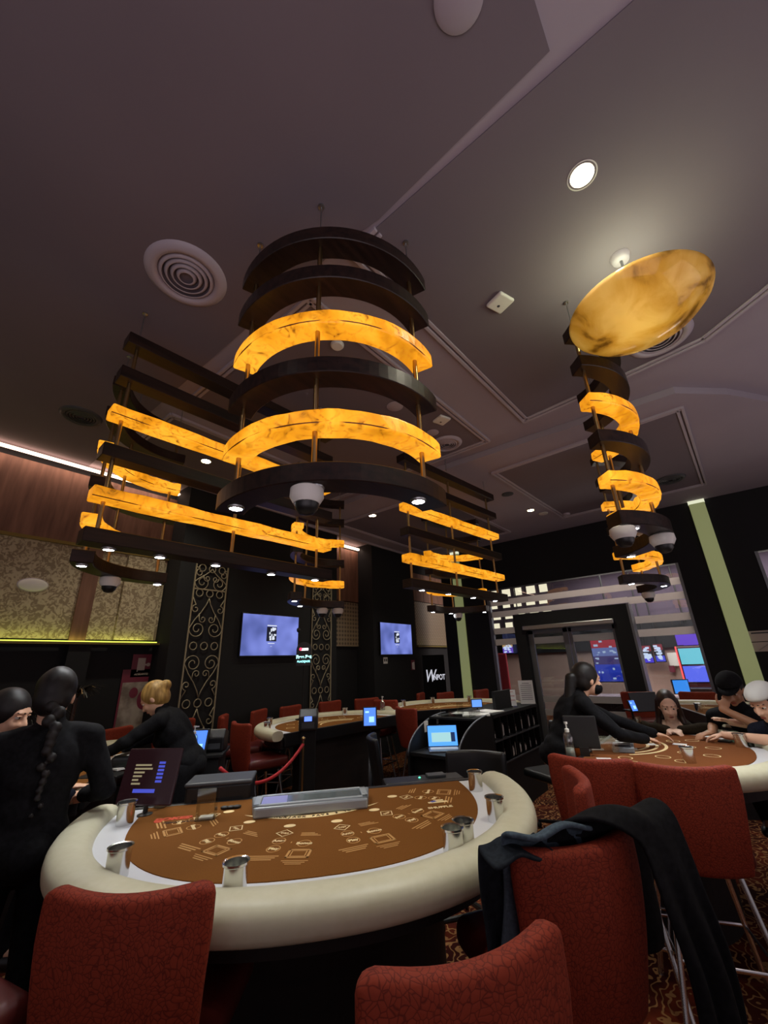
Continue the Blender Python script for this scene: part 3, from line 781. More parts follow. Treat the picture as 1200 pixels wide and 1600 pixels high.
def layout(table, full=True, n=6):
    z = ZF + .0036
    lay = MB(); pale = MB()
    R0 = .50
    for i in range(n):
        a = R(90) + (i - (n - 1) / 2) * R(27); ca, sa = math.cos(a), math.sin(a)
        rot = a + PI / 2      # player reads from the outside
        def T(x, y): # x tangential, y radial outwards
            return (sa * x + ca * y * 1.0, -ca * x + sa * y * 1.08)
        c_ = T(0, R0 + .02); rect2(pale, *c_, .055, .055, a + PI / 4, z, False)
        c_ = T(0, R0 - .055); flat(pale, [(c_[0] + .026 * math.cos(q), c_[1] + .018 * math.sin(q)) for q in [2 * PI * k / 20 for k in range(20)]], z)
        for (x, y) in ((-.0, .095), (.0, .165), (-.11, .12)):
            c_ = T(x, R0 + y); ring2(lay, c_[0], c_[1], .032, .028, .004, z, rot=a)
        c_ = T(-.055, R0 + .11); rect2(lay, *c_, .014, .004, a, z)
        c_ = T(-.11, R0 + .205); rect2(lay, *c_, .075, .09, a, z, False, .009); rect2(lay, *c_, .05, .06, a, z, False, .004)
        for q in range(3):
            c_ = T(-.11, R0 + .262 + q * .012); rect2(lay, *c_, .005, .10 - q * .02, a, z)
            c_ = T(.02, R0 + .225 + q * .014); rect2(lay, *c_, .007, .12 - q * .02, a, z)
            c_ = T(-.11 + (q - 1) * .008, R0 + .045 - q * .012); rect2(lay, *c_, .006, .085 - q * .014, a, z)
        if full:
            for (s_, x, y) in (('Ante', 0, .095), ('Play', 0, .165), ('Bonus', -.11, .12)):
                c_ = T(x, R0 + y); text(s_, .026, 'printl', table, 'printed_word', Matrix.Translation((c_[0], c_[1], z)) @ Matrix.Rotation(rot, 4, 'Z'), bold=.0008)
            c_ = T(0, R0 + .02); text('Trips', .017, 'printl', table, 'printed_word', Matrix.Translation((c_[0], c_[1], z)) @ Matrix.Rotation(rot, 4, 'Z'), bold=.0004)
    # banner arc in front of the dealer
    pts = []; m_ = 24
    for i in range(m_ + 1):
        a = R(90) + R(48) * (i / m_ * 2 - 1); pts.append((.44 * math.cos(a), -.0 + .385 * math.sin(a)))
    for i in range(m_, -1, -1):
        f = i / m_ * 2 - 1; a = R(90) + R(48) * f; w_ = .040 * (1 - abs(f) ** 2.2); pts.append(((.44 - w_) * math.cos(a), (.385 - w_) * math.sin(a)))
    q_ = []
    for i in range(m_):
        o, r_ = pts[i], pts[i + 1]; c_, d_ = pts[2 * m_ + 1 - i - 1], pts[2 * m_ + 1 - i]
        f_ = [pale.bm.verts.new((*v_, z)) for v_ in (o, r_, c_, d_)]
        if i in (0, m_ - 1):
            pass
        pale.bm.faces.new(f_)
    for x in (-.19, -.07, .08, .17): rect2(pale if x > 0 else lay, x, .245, .075, .055 + (.0 if x > 0 else .01), 0, z, False, .004)
    for x in (-.22, -.12): rect2(lay, x, .25, .09, .02, 0, z)
    if full:
        W_ = 'BLACKJACK PAYS 3 TO 2'
        for i, ch in enumerate(W_):
            if ch == ' ': continue
            a = R(90) + R(30) * (i / (len(W_) - 1) * 2 - 1)
            text(ch, .026, 'printd', table, 'printed_letter', Matrix.Translation((.42 * math.cos(a), .366 * math.sin(a), z + .0006)) @ Matrix.Rotation(a + PI / 2, 4, 'Z'), bold=.0006)
    lay.build('printed_layout', 'print', table); pale.build('pale_printed_layout', 'printl', table)
layout(near)
# logos on the near felt
def on_table(px, py, z=ZF + .003): return at_z(px, py, z)
inv = Matrix.Rotation(-NT_RZ, 4, 'Z') @ Matrix.Translation((-NT_LOC[0], -NT_LOC[1], 0))
def nl(px, py, z=ZF + .0036):
    return inv @ at_z(px, py, z)
c_ = nl(685, 1254); mm = lambda o, dz=0: Matrix.Translation((o[0], o[1], ZF + .0036 + dz)) @ Matrix.Rotation(PI, 4, 'Z')
text('SHUFFLE', .032, 'printl', near, 'printed_word', mm(nl(688, 1261)), bold=.001)
b = MB(); rect2(b, c_[0], c_[1] - .01, .10, .022, 0, ZF + .0038); rect2(b, c_[0] - .01, c_[1] - .035, .05, .018, 0, ZF + .0038); b.build('printed_logo', 'printl', near)
b = MB(); rect2(b, c_[0] + .02, c_[1] - .022, .03, .02, .4, ZF + .0044); b.build('printed_logo_accent', emis('blue_print', '2a3a9a', .0, '2a3a9a'), near)
text('POKER', .05, 'printr', near, 'printed_word', mm(nl(272, 1279)), bold=.003, sx=1.1); text('TEXAS HOLD', .026, 'printd', near, 'printed_word', mm(nl(282, 1284)), bold=.001)
b = MB(); o_ = nl(247, 1284); flat(b, [(o_[0] + .018 * math.cos(q), o_[1] + .018 * math.sin(q)) for q in [2 * PI * k / 16 for k in range(16)]], ZF + .0036); b.build('printed_dot', 'printr', near)
def simple_layout(table, s=1.0):
    z = ZF + .0036; b_ = MB()
    for i in range(6):
        a = R(90) + (i - 2.5) * R(26)
        for rr in (.52, .66): ring2(b_, rr * math.cos(a) * s, rr * 1.1 * math.sin(a) * s, .05, .045, .006, z, rot=a)
    for r_ in (.30, .36, .42):
        for i in range(20):
            a0, a1 = R(35 + 110 * i / 20), R(35 + 110 * (i + 1) / 20)
            b_.bm.faces.new([b_.bm.verts.new((q * math.cos(a) * s, q * math.sin(a) * s, z)) for q, a in ((r_, a0), (r_ + .022, a0), (r_ + .022, a1), (r_, a1))])
    b_.build('printed_layout', 'printl', table)
for T in (t2, t3, tr, tl, tb): simple_layout(T)
# ----------------------------------------------------------- metal cup holders
def cup_proto():
    t = thing('cup_holder', '', 'cup holder')
    b = MB(); b.lathe([(0, 0), (.036, 0), (.037, .004), (.037, .082), (.042, .086), (.042, .092), (.0355, .090), (.0345, .010), (0, .010)], 32); b.build('cup', 'chrome', t, smooth='auto')
    return t
cup0 = cup_proto(); _first = [True]
def cup(loc, label, group, rx=0):
    if _first[0]: o = cup0; _first[0] = False; o.location = loc; o['label'] = label; o['group'] = group
    else: o = dup(cup0, label, loc, 0, group)
    return o
G1 = 'metal cup holders on the nearest table'
for px, py, lab in ((194, 1288, 'metal cup holder at the left end of the nearest table, beside the screen stand'), (181, 1372, 'metal cup holder on the left curve of the nearest table, front of the far one'), (365, 1402, 'metal cup holder just right of the front left stool, on the nearest table'), (710, 1340, 'metal cup holder of the touching pair on the nearest table, the nearer one'), (727, 1326, 'metal cup holder of the touching pair on the nearest table, the farther one'), (776, 1283, 'metal cup holder alone on the right curve of the nearest table'), (744, 1235, 'metal cup holder at the right end of the nearest table where the armrest starts')):
    cup(at_z(px, py, ZF), lab, G1)
def cups_on(loc, rz, lst, group):
    for (x, y, lab) in lst:
        p_ = Matrix.Rotation(rz, 3, 'Z') @ Vector((x, y, 0)); c_ = cup((loc[0] + p_.x, loc[1] + p_.y, ZF), lab, group)
cups_on(T2_LOC, R(-4), [(-.88, .35, 'cup holder at the left end of the table under the large television'), (-.62, .72, 'second cup holder from the left on the table under the large television'), (.05, .96, 'cup holder at the back middle of the table under the large television'), (.62, .72, 'cup holder at the right back of the table under the large television')], 'metal cup holders on the table below the television')
cups_on(T3_LOC, R(-35), [(-.86, .4, 'cup holder at the left end of the farthest table'), (-.6, .8, 'second cup holder from the left on the farthest table'), (.0, 1.0, 'cup holder at the back middle of the farthest table'), (.6, .8, 'cup holder at the right back of the farthest table')], 'metal cup holders on the farthest table')
cup(at_z(1160, 1168, ZF), 'cup holder by the phone of the man in the white cap', 'metal cup holders on the right table')
cup(at_z(1078, 1192, ZF), 'cup holder on the felt front of the right table, between the two red stools', 'metal cup holders on the right table')
cup(at_z(1093, 1112, ZF), 'cup holder on the table behind the seated woman', 'metal cup holders on the right table')
# chip tray
p = at_z(487, 1262, ZF + .003)
t = thing('chip_tray', 'long silver chip tray with a clear lid on the nearest table', 'chip tray', p, NT_RZ)
b = MB(); b.prism([(-.30, -.10), (.30, -.10), (.27, .10), (-.27, .10)], 0, .045); b.build('metal_case', mat('silver_case','9aa0a4',.35,.5), t, bevel=.008)
b = MB()
b.box((-.275, -.085, .045), (.275, -.068, .052)); b.box((-.275, .068, .045), (.275, .085, .052)); b.box((-.275, -.085, .045), (-.245, .085, .052)); b.box((.245, -.085, .045), (.275, .085, .052)); b.build('lid_frame', mat('light_steel_frame', 'aeb6ba', .35, .4), t, bevel=.002)
b = MB(); b.box((-.245, -.068, .046), (.245, .068, .0475)); b.build('clear_lid', mat('glossy_grey_lid', '5c6466', .12), t)
for i in range(8):
    b = MB(); b.tube([(-.21 + i * .06, -.06, .026), (-.21 + i * .06, .05, .026)], .018, 14); b.build('chip_roll', 'white' if i % 3 else 'gplastic', t)
b = MB(); b.box((.12, -.06, .0478), (.24, .06, .0486)); b.build('lid_label', mat('lavender_film', '8d90c8', .4), t)
# acrylic card box
p = at_z(322, 1279, ZF + .003)
t = thing('acrylic_discard_holder', 'clear acrylic card holder standing on the left of the near felt', 'card holder', p, NT_RZ)
b = MB(); b.box((-.042, -.035, 0), (-.039, .035, .13)); b.box((.039, -.035, 0), (.042, .035, .13)); b.box((-.042, .032, 0), (.042, .035, .13)); b.box((-.042, -.035, 0), (.042, .035, .004)); b.build('clear_walls', 'acrylic', t)
b = MB(); b.box((-.03, -.02, .004), (.03, .02, .01)); b.build('white_base_card', 'paper', t)
# small display on stand
p = at_z(226, 1274, ZF)
t = thing('table_display', 'dark purple payout screen on a stand at the left end of the nearest table', 'screen', p, AZ + R(-8) - PI / 2)
b = MB(); b.lathe([(0, 0), (.035, 0), (.035, .006), (.012, .012), (.010, .05), (0, .05)], 20); b.build('stand', 'plastic', t, smooth='auto')
b = MB(); b.box((-.15, -.008, .045), (.15, .008, .29), Matrix.Rotation(R(-12), 3, 'X')); sc = b.build('screen', mat('purple_black_screen', '1c0f12', .2, emis='2a1418', estr=.35), t, bevel=.006)
def tilt(x, y, z): return Matrix.Rotation(R(-12), 3, 'X') @ (Vector((x, y, z)) - Vector((0, 0, .1675))) + Vector((0, 0, .1675))
b = MB()
for i, wd in enumerate((.09, .10, .06, .05, .035, .05)):
    z_ = .215 - i * .016; b.bm.faces.new([b.bm.verts.new(tilt(*q)) for q in ((-.09, -.0095, z_ - .004), (-.09 + wd, -.0095, z_ - .004), (-.09 + wd, -.0095, z_ + .004), (-.09, -.0095, z_ + .004))])
b.build('cream_lines', emis('cream_led', 'c8b890', .45), sc)
b = MB()
for i in range(6):
    z_ = .225 - i * .016; b.bm.faces.new([b.bm.verts.new(tilt(*q)) for q in ((.04, -.0095, z_ - .005), (.075, -.0095, z_ - .005), (.075, -.0095, z_ + .005), (.04, -.0095, z_ + .005))])
z_ = .105; b.bm.faces.new([b.bm.verts.new(tilt(*q)) for q in ((-.07, -.0095, z_ - .008), (.05, -.0095, z_ - .008), (.05, -.0095, z_ + .008), (-.07, -.0095, z_ + .008))])
b.build('blue_digits', emis('blue_led', '5560e8', .7), sc)
# shuffler behind the dealer edge
p = at_z(337, 1262, .93) 
t = thing('card_shuffler', 'black box shaped card shuffler beyond the left dealer edge of the near table', 'card shuffler', (p.x + .10, p.y + .12, .80), NT_RZ)
b = MB(); b.box((-.17, -.1, 0), (.17, .1, .22)); b.build('housing', 'plastic', t, bevel=.012)
b = MB(); b.box((-.175, -.105, .215), (.175, .105, .235)); b.build('lid', 'gplastic', t, bevel=.008)
b = MB(); b.box((-.13, .1, .04), (.13, .103, .16)); b.build('front_plate', 'cab', t)
b = MB(); b.box((-.02, -.02, -.80), (.02, .02, 0)); b.build('mounting_post', 'cab', t)
p = at_z(395, 1264, ZF + .003); b = MB()
for x in (-.03, 0, .03): b.ell((x, 0, .008), (.022, .014, .008), seg=10, rings=6)
o = b.build('felt_clip', 'plastic', None, smooth=True); o.location = (p.x - .06, p.y + .1, ZF + .003); o.rotation_euler.z = NT_RZ; tag(o, 'small black clip lying on the felt left of the silver chip tray', 'clip')
# dealer position console on near table edge
p = at_z(668, 1222, .9)
t = thing('dealer_console', 'black dealer console with a tiny green light beyond the near table edge', 'console', (p.x + .10, p.y + .10, .82), NT_RZ)
b = MB(); b.box((-.26, -.09, 0), (.26, .07, .07)); b.build('housing', 'plastic', t, bevel=.01)
b = MB(); b.lathe([(0, .074), (.006, .072), (.007, .069)], 12, (.02, -.02, 0)); b.build('green_light', emis('green_led', '40ffb0', 8), t)
b = MB(); b.box((-.15, -.06, .07), (-.03, .02, .085)); b.build('paper_slip', 'gplastic', t, bevel=.003)
b = MB(); b.box((-.02, -.02, -.82), (.02, .02, 0)); b.build('mounting_post', 'cab', t)

# ================================================================== STOOLS
def stool_proto():
    t = thing('bar_stool', '', 'stool')
    def bk(u, v):
        u2 = u * 2 - 1; w_ = (.185 + .035 * min(1, v * 1.3)) * 1.0
        e = 1 - .10 * max(0, (abs(u2) - .8) / .2) ** 2 * (v > .8) * .3
        return (-.235 - .045 * v + .055 * abs(u2) ** 2.0 - .02 * math.sin(v * PI), u2 * w_, .62 + (.45 + .012 * abs(u2) ** 2) * v * e)
    b = MB(); b.grid(bk, 14, 12); o = b.build('backrest', 'uphol', t, smooth=True)
    md = o.modifiers.new('s', 'SOLIDIFY'); md.thickness = .055; md.offset = 0
    md = o.modifiers.new('b', 'BEVEL'); md.width = .02; md.segments = 3; md.limit_method = 'ANGLE'; md.angle_limit = R(50)
    b = MB(); b.box((-.22, -.215, .635), (.235, .215, .735)); o = b.build('seat', 'leather', t, bevel=.04, seg=4)
    for p_ in o.data.polygons: p_.use_smooth = True
    b = MB(); b.box((-.16, -.16, .61), (.16, .16, .638)); b.build('seat_frame', 'cab', t)
    for sx in (-1, 1):
        for sy in (-1, 1):
            b = MB(); b.tube([(sx * .14, sy * .14, .625), (sx * .235, sy * .235, .012), (sx * .236, sy * .236, 0)], [.0135, .0135, .017], 12); b.build('leg', 'chrome', t, smooth='auto')
    b = MB(); q = .195
    b.tube([(-q, -q, .27), (q, -q, .27), (q, q, .27), (-q, q, .27)], .009, 10, closed=True); b.build('footrest', 'chrome', t, smooth='auto')
    return t
st0 = stool_proto(); _sf = [True]
def stool(x, y, ang, label, group):
    if _sf[0]:
        _sf[0] = False; o = st0; o.location = (x, y, 0); o.rotation_euler = (0, 0, R(ang)); o['label'] = label; o['group'] = group
    else: o = dup(st0, label, (x, y, 0), R(ang), group)
    return o
def stool_back(cx, cy, ang, label, group):   # placed by the middle of its backrest top
    return stool(cx + .27 * math.cos(R(ang)), cy + .27 * math.sin(R(ang)), ang, label, group)
GN, GR, GT2, GT3, GL = 'stools around the nearest table', 'stools at the right table', 'stools around the table below the television', 'stools around the farthest table', 'stools by the left wall'
stool_back(.60, 1.37, 38, 'rust red stool nearest at front left, its whole back facing the view', GN)
stool_back(.89, .525, 58, 'rust red stool at the bottom middle, only its back top in view', GN)
s3 = stool_back(1.53, .50, 56, 'rust red stool with the black jacket and denim hung over its back', GN)
stool_back(2.31, .70, 113, 'rust red stool seen edge on, between the jacket stool and the right table', GN)
stool(.33, 2.0, 12, 'stool cut off by the left edge of the view, only its glossy seat showing', GN)
stool_back(2.72, .765, 6, 'rust red stool at the right table, left one of the pair seen from behind', GR)
stool_back(2.75, .325, 19, 'rust red stool at the right table, right one of the pair seen from behind', GR)
stool(3.35, -.42, 60, 'stool at the right edge of the view beside the right table', GR)
def ray_stool(px, py, ang, k, label, group):
    p_ = at_z(px, py, 1.07); return stool_back(p_.x * k, p_.y * k, ang, label, group)
ray_stool(347, 1116, -38, .97, 'red stool left of the television table, standing behind its neighbour by the grille foot', GT2)
ray_stool(373, 1124, -10, .93, 'red stool left of the television table, nearer of the two overlapping ones', GT2)
ray_stool(402, 1107, -60, .96, 'red stool behind the left end of the table below the large television', GT2)
ray_stool(452, 1103, -80, 1.0, 'red stool behind that table, directly below the large television', GT2)
ray_stool(514, 1098, -95, 1.04, 'red stool behind that table, in front of the right iron grille', GT2)
ray_stool(572, 1096, -115, 1.09, 'red stool behind the tablet screen at the right end of that table', GT2)
ray_stool(604, 1092, -175, .97, 'red stool seen edge on, between the television table and the farthest table', GT2)
ray_stool(630, 1092, -20, .80, 'red stool with visible chrome legs left of the farthest table', GT3)
ray_stool(655, 1089, -70, 1.12, 'red stool behind the left end of the farthest table', GT3)
ray_stool(694, 1087, -100, 1.10, 'red stool behind the middle of the farthest table', GT3)
ray_stool(750, 1087, -100, 1.2, 'red stool behind the right part of the farthest table below the far column light', GT3)
ray_stool(175, 1140, -70, 1.02, 'red stool by the left wall behind the dealers reaching arm', GL)
ray_stool(272, 1134, -110, 1.12, 'red stool by the foot of the left iron grille', GL)
ray_stool(997, 1093, -165, 1.2, 'red stool before the glass, left of the seated woman', GR)
ray_stool(1092, 1094, 175, 1.2, 'red stool before the glass, right of the seated woman', GR)

# ================================================================== PIT FURNITURE
# laptop desk with curved cheeks, then shelf cabinet
t = thing('pit_desk', 'black pit desk with curved side panels holding the laptop', 'desk', (4.32, 2.58, 0))
for y in (-.30, .29):
    pts = [(-.42, 0)]
    for i in range(13):
        a = R(180 - 90 * i / 12); pts.append((.33 + .75 * math.cos(a) * 1.0, .70 + .33 * math.sin(a)))
    pts += [(.38, 1.03), (.38, 0)]
    b = MB(); b.prism(pts[::-1], y - .012, y + .012, axis=1); b.build('side_panel', 'cab', t)
    b = MB(); b.tube([(p_[0], y, p_[1]) for p_ in pts[1:15]], .009, 6); b.build('panel_edging', 'alu', t, smooth=True)
b = MB(); b.box((-.40, -.29, .70), (.36, .28, .73)); b.build('desktop', 'cab', t)
b = MB(); b.box((.34, -.29, 0), (.37, .28, 1.02)); b.build('back_panel', 'cab', t)
b = MB(); b.box((-.34, -.29, 0), (-.32, .28, .70)); b.build('modesty_panel', 'cab', t)
b = MB(); b.box((.0, -.29, 1.0), (.38, .28, 1.02)); b.build('top_shelf', 'cab', t)
p = Vector((4.18, 2.60, .73))
t = thing('laptop', 'open silver laptop with a blue screen on the pit desk', 'laptop', p, R(-90) + AZ - R(2))
b = MB(); b.box((-.165, -.13, 0), (.165, .10, .014)); b.build('base', 'alu', t, bevel=.004)
b = MB(); b.box((-.145, -.04, .0142), (.145, .085, .0155)); b.build('keyboard', 'white', t)
rt = Matrix.Rotation(R(-14), 3, 'X')
b = MB(); b.box((-.165, .10, .012), (.165, .108, .225), rt, (0, .1, .012)); ld = b.build('lid', 'plastic', t, bevel=.003)
b = MB(); b.box((-.157, .0975, .022), (.157, .0995, .217), rt, (0, .1, .012)); b.build('display', emis('laptop_blue', '4d95f0', 1.5), ld)
b = MB(); b.box((-.12, .0962, .06), (.09, .0974, .15), rt, (0, .1, .012)); b.build('open_window', emis('laptop_table', '98c4c8', 1.3), ld)
b = MB(); b.box((.09, .0962, .06), (.135, .0974, .15), rt, (0, .1, .012)); b.build('side_bar', emis('laptop_side', '18305c', 1.0), ld)
for nm, x, y, z, lab, w_, h_, m_ in (('paper_note', 4.25, 2.83, .93, 'white note stuck inside the pit desk left panel', .08, .11, 'paper'), ('round_tag', 4.45, 2.80, .98, 'round white tag hanging inside the pit desk', .04, .09, 'paper')):
    b = MB(); b.box((-w_ / 2, -.003, -h_ / 2), (w_ / 2, .003, h_ / 2)); o = b.build(nm, m_, None, bevel=.002); o.location = (x, y - .0 + .03, z); tag(o, lab, 'note')
t = thing('acrylic_card_tray', 'clear acrylic tray above the laptop in the pit desk', 'tray', (4.5, 2.55, 1.02))
b = MB(); b.box((-.13, -.18, 0), (.13, .18, .006)); b.box((-.13, -.18, 0), (-.126, .18, .07)); b.box((-.13, -.18, 0), (.13, -.176, .07)); b.box((.0, -.04, 0), (.004, .04, .14)); b.build('walls', 'acrylic', t)
t = thing('shelf_cabinet', 'long black cabinet with two rows of open cubbies beside the pit desk', 'cabinet', (5.42, 2.56, 0))
Wd = .70
b = MB(); b.box((-Wd, -.28, 0), (Wd, .30, .52)); b.build('lower_body', 'cab', t)
b = MB(); b.box((-Wd, -.30, .98), (Wd, .30, 1.02)); b.build('top_board', 'cab', t, bevel=.004)
b = MB(); b.box((-Wd, .0, .52), (Wd, .02, .98)); b.build('cubby_back', 'cab', t)
b = MB(); b.box((-Wd, -.295, .74), (Wd, .0, .755)); b.box((-Wd, -.295, .505), (Wd, .0, .52)); b.build('shelf', 'gplastic', t)
for i in range(8):
    x = -Wd + .008 + i * (2 * Wd - .016) / 7; b = MB(); b.box((x - .007, -.285, .52), (x + .007, .0, .98)); b.build('divider', 'cab', t)
cab_o = Vector((5.42, 2.56, 0)); rr = random.Random(5)
slots = [(0, 1), (1, 0), (1.2, 1), (2, 1), (2.3, 0), (2.7, 0), (3, 1), (3.4, 0), (4, 1), (4.2, 0), (5, 0), (5.3, 1), (6, 0), (6.2, 1)]
for i, (sx, row) in enumerate(slots):
    x = -Wd + .06 + sx * .2; z = .756 if row else .521; h_ = .09 + .03 * (i % 3)
    t = thing('card_deck', 'white edged card pack standing in the %s cubby row, %s' % ('upper' if row else 'lower', ['nearest', 'second from the near end', 'just before the first divider', 'after the first divider', 'near the middle left', 'left of the middle', 'in the middle', 'right of the middle', 'past the middle', 'beyond the centre gap', 'close to the far end', 'second from the far end', 'at the far end', 'last at the far corner'][i]), 'card pack', (5.42 + x, 2.30, z), 0, 'card packs in the black cabinet')
    b = MB(); b.box((-.03, 0, 0), (.03, .1, h_)); b.build('pack', 'plastic', t)
    b = MB(); b.box((-.012, -.002, .01), (.0, -.0002, h_ - .012)); b.box((.006, -.002, .02), (.02, -.0002, h_ - .03)); b.build('white_marking', 'paper', t)
# things on cabinet top
def sheet(name, px, py, w_, h_, x, lab, lines=8, red=False):
    p_ = at_x(px, py, x); t_ = thing(name, lab, 'sign', (p_.x, p_.y, 1.022), R(-90) + AZ - R(10), None)
    b_ = MB(); b_.box((-w_ / 2, -.004, .01), (w_ / 2, .0, h_)); pg = b_.build('page', 'paper', t_)
    b_ = MB()
    for i in range(lines):
        z_ = h_ * (.88 - .75 * i / lines); q = w_ * (.25 if i == 0 else .38); b_.box((-q, -.0055, z_ - .003), (q, -.0042, z_ + .003))
    b_.build('printed_lines', 'gplastic' if not red else 'redmat', pg)
    b_ = MB(); b_.box((-w_ / 2 - .005, -.03, 0), (w_ / 2 + .005, .03, .01)); b_.build('foot', 'acrylic', t_)
sheet('sign_holder', 826, 1104, .19, .30, 5.9, 'white printed notice standing on the far end of the black cabinet', 9)
sheet('leaflet_stand', 800, 1100, .12, .2, 5.6, 'small leaflet with a red picture on the cabinet, left of the white notice', 3, True)
t = thing('tablet_screen', 'small blue screen standing on the cabinet behind the pit desk', 'screen', (5.05, 2.62, 1.022), R(-90) + AZ)
b = MB(); b.box((-.07, -.006, .03), (.07, .006, .13)); b.build('frame', 'plastic', t); b = MB(); b.box((-.06, -.0075, .04), (.06, -.006, .12)); b.build('display', emis('small_blue', '5c90f0', 1.4), t); b = MB(); b.box((-.01, -.01, 0), (.01, .01, .035)); b.build('stand', 'plastic', t)
b = MB(); b.box((5.12, 2.4, 1.022), (5.62, 2.44, 1.23)); 
o = b.build('black_partition', 'cab'); o.location = (0, .0, 0); tag(o, 'low black board standing on the cabinet behind the leaflet', 'board')
for i, (x, y, a) in enumerate(((4.75, 2.62, .2), (5.0, 2.45, -.3), (4.62, 2.42, .5))):
    b = MB(); b.box((-.11, -.15, 0), (.11, .15, .004 + .004 * i)); o = b.build('loose_papers', 'paper'); o.location = (x, y, 1.022); o.rotation_euler.z = a
    tag(o, ['loose white papers on the cabinet nearest the pit desk tray', 'loose white papers on the cabinet by the small blue screen', 'loose white papers on the curved end of the pit desk top'][i], 'papers', 'loose papers on the pit desk')
# office chairs in the pit
def pit_chair(x, y, ang, label):
    t = thing('office_chair', label, 'office chair', (x, y, 0), R(ang), 'black office chairs in the pit')
    def bk(u, v):
        u2 = u * 2 - 1; return (-.20 - .06 * v + .07 * u2 * u2, u2 * .22, .56 + .40 * v)
    b = MB(); b.grid(bk, 12, 8); o = b.build('backrest', 'plastic', t, smooth=True); md = o.modifiers.new('s', 'SOLIDIFY'); md.thickness = .05; md.offset = 0
    md = o.modifiers.new('b', 'BEVEL'); md.width = .02; md.segments = 3; md.limit_method = 'ANGLE'; md.angle_limit = R(50)
    b = MB(); b.box((-.22, -.23, .47), (.24, .23, .55)); o = b.build('seat', 'plastic', t, bevel=.035, seg=4)
    b = MB(); b.tube([(-.24, 0, .8), (-.25, 0, .55), (-.1, 0, .46)], .02, 8); b.build('back_support', 'gplastic', t, smooth=True)
    b = MB(); b.tube([(0, 0, .08), (0, 0, .47)], .025, 12); b.build('gas_lift', 'chrome', t, smooth='auto')
    for k in range(5):
        a = k * 2 * PI / 5; e_ = (.28 * math.cos(a), .28 * math.sin(a)); b = MB(); b.tube([(0, 0, .10), (*e_, .06)], [.02, .014], 8); lg = b.build('leg', 'plastic', t, smooth='auto')
        b = MB(); b.ell((*e_, .028), (.028, .018, .028), seg=12, rings=8); b.build('caster', 'plastic', lg, smooth=True)
    return t
p = at_z(640, 1205, .55); pit_chair(3.50, 2.72, -48, 'black office chair seen from the side, left of the pit desk')
pit_chair(2.95, 1.62, 200, 'black office chair with a rounded back behind the right end of the near table')
pit_chair(4.75, 1.66, 150, 'black office chair half hidden between the cabinet and the right table')
# devices on table 2 dealer side
def tablet(px, py, z, ang, label, s=1.0, arm=True, floor_z=0):
    p_ = at_z(px, py, z); t_ = thing('dealer_tablet', label, 'screen', p_, R(ang))
    b_ = MB(); b_.box((-.085 * s, -.012, -.11 * s), (.085 * s, .012, .11 * s), Matrix.Rotation(R(-15), 3, 'X')); f_ = b_.build('case', 'plastic', t_, bevel=.01)
    b_ = MB(); b_.box((-.07 * s, -.0145, -.095 * s), (.07 * s, -.0125, .095 * s), Matrix.Rotation(R(-15), 3, 'X'), (0, 0, 0)); b_.build('display', emis('tablet_blue', '4f82ee', 1.4), t_)
    b_ = MB(); b_.box((-.01, -.0165, -.06 * s), (.05 * s, -.0148, .0), Matrix.Rotation(R(-15), 3, 'X'), (0, 0, 0)); b_.box((-.055 * s, -.0165, .04 * s), (-.01, -.0148, .06 * s), Matrix.Rotation(R(-15), 3, 'X'), (0, 0, 0)); b_.build('screen_tiles', emis('tablet_tiles', 'a8e0e8', 1.3), t_)
    b_ = MB(); b_.tube([(0, .02, -.05), (0, .05, -(z - floor_z) if arm else -.12)], .012, 8); b_.build('arm', 'cab', t_, smooth='auto')
    return t_
tablet(578, 1120, 1.02, -52, 'blue tablet on an arm at the right end of the television table')
tablet(308, 1163, 1.0, -52, 'blue tablet on an arm at the left pit table, by the white sanitiser bottle', 1.1)
def printer(px, py, z, ang, label, lit=False):
    p_ = at_z(px, py, z); t_ = thing('ticket_printer', label, 'printer', (p_.x, p_.y, z), R(ang)); t_.scale = (1.35, 1.35, 1.35) if lit else (1.1, 1.1, 1.1)
    b_ = MB(); b_.prism([(-.08, 0), (.08, 0), (.08, .13), (-.03, .16), (-.08, .10)], -.075, .075, axis=0); b_.build('housing', 'plastic', t_, bevel=.01)
    b_ = MB(); b_.box((-.05, -.086, .02), (.05, -.08, .06)); b_.build('paper_slot', 'gplastic', t_)
    b_ = MB(); b_.box((-.06, -.05, -z / t_.scale.z), (.06, .05, 0)); b_.build('stand', 'cab', t_)
    if lit:
        b_ = MB(); b_.box((-.03, -.083, .07), (.03, -.0805, .105)); b_.build('display', emis('printer_blue', '5c7cf4', 2), t_)
printer(482, 1140, .95, -45, 'black card machine with a small blue light on the dealer side of the television table', True)
printer(337, 1172, .93, -45, 'dark grey printer behind the blue tablet of the left pit table')
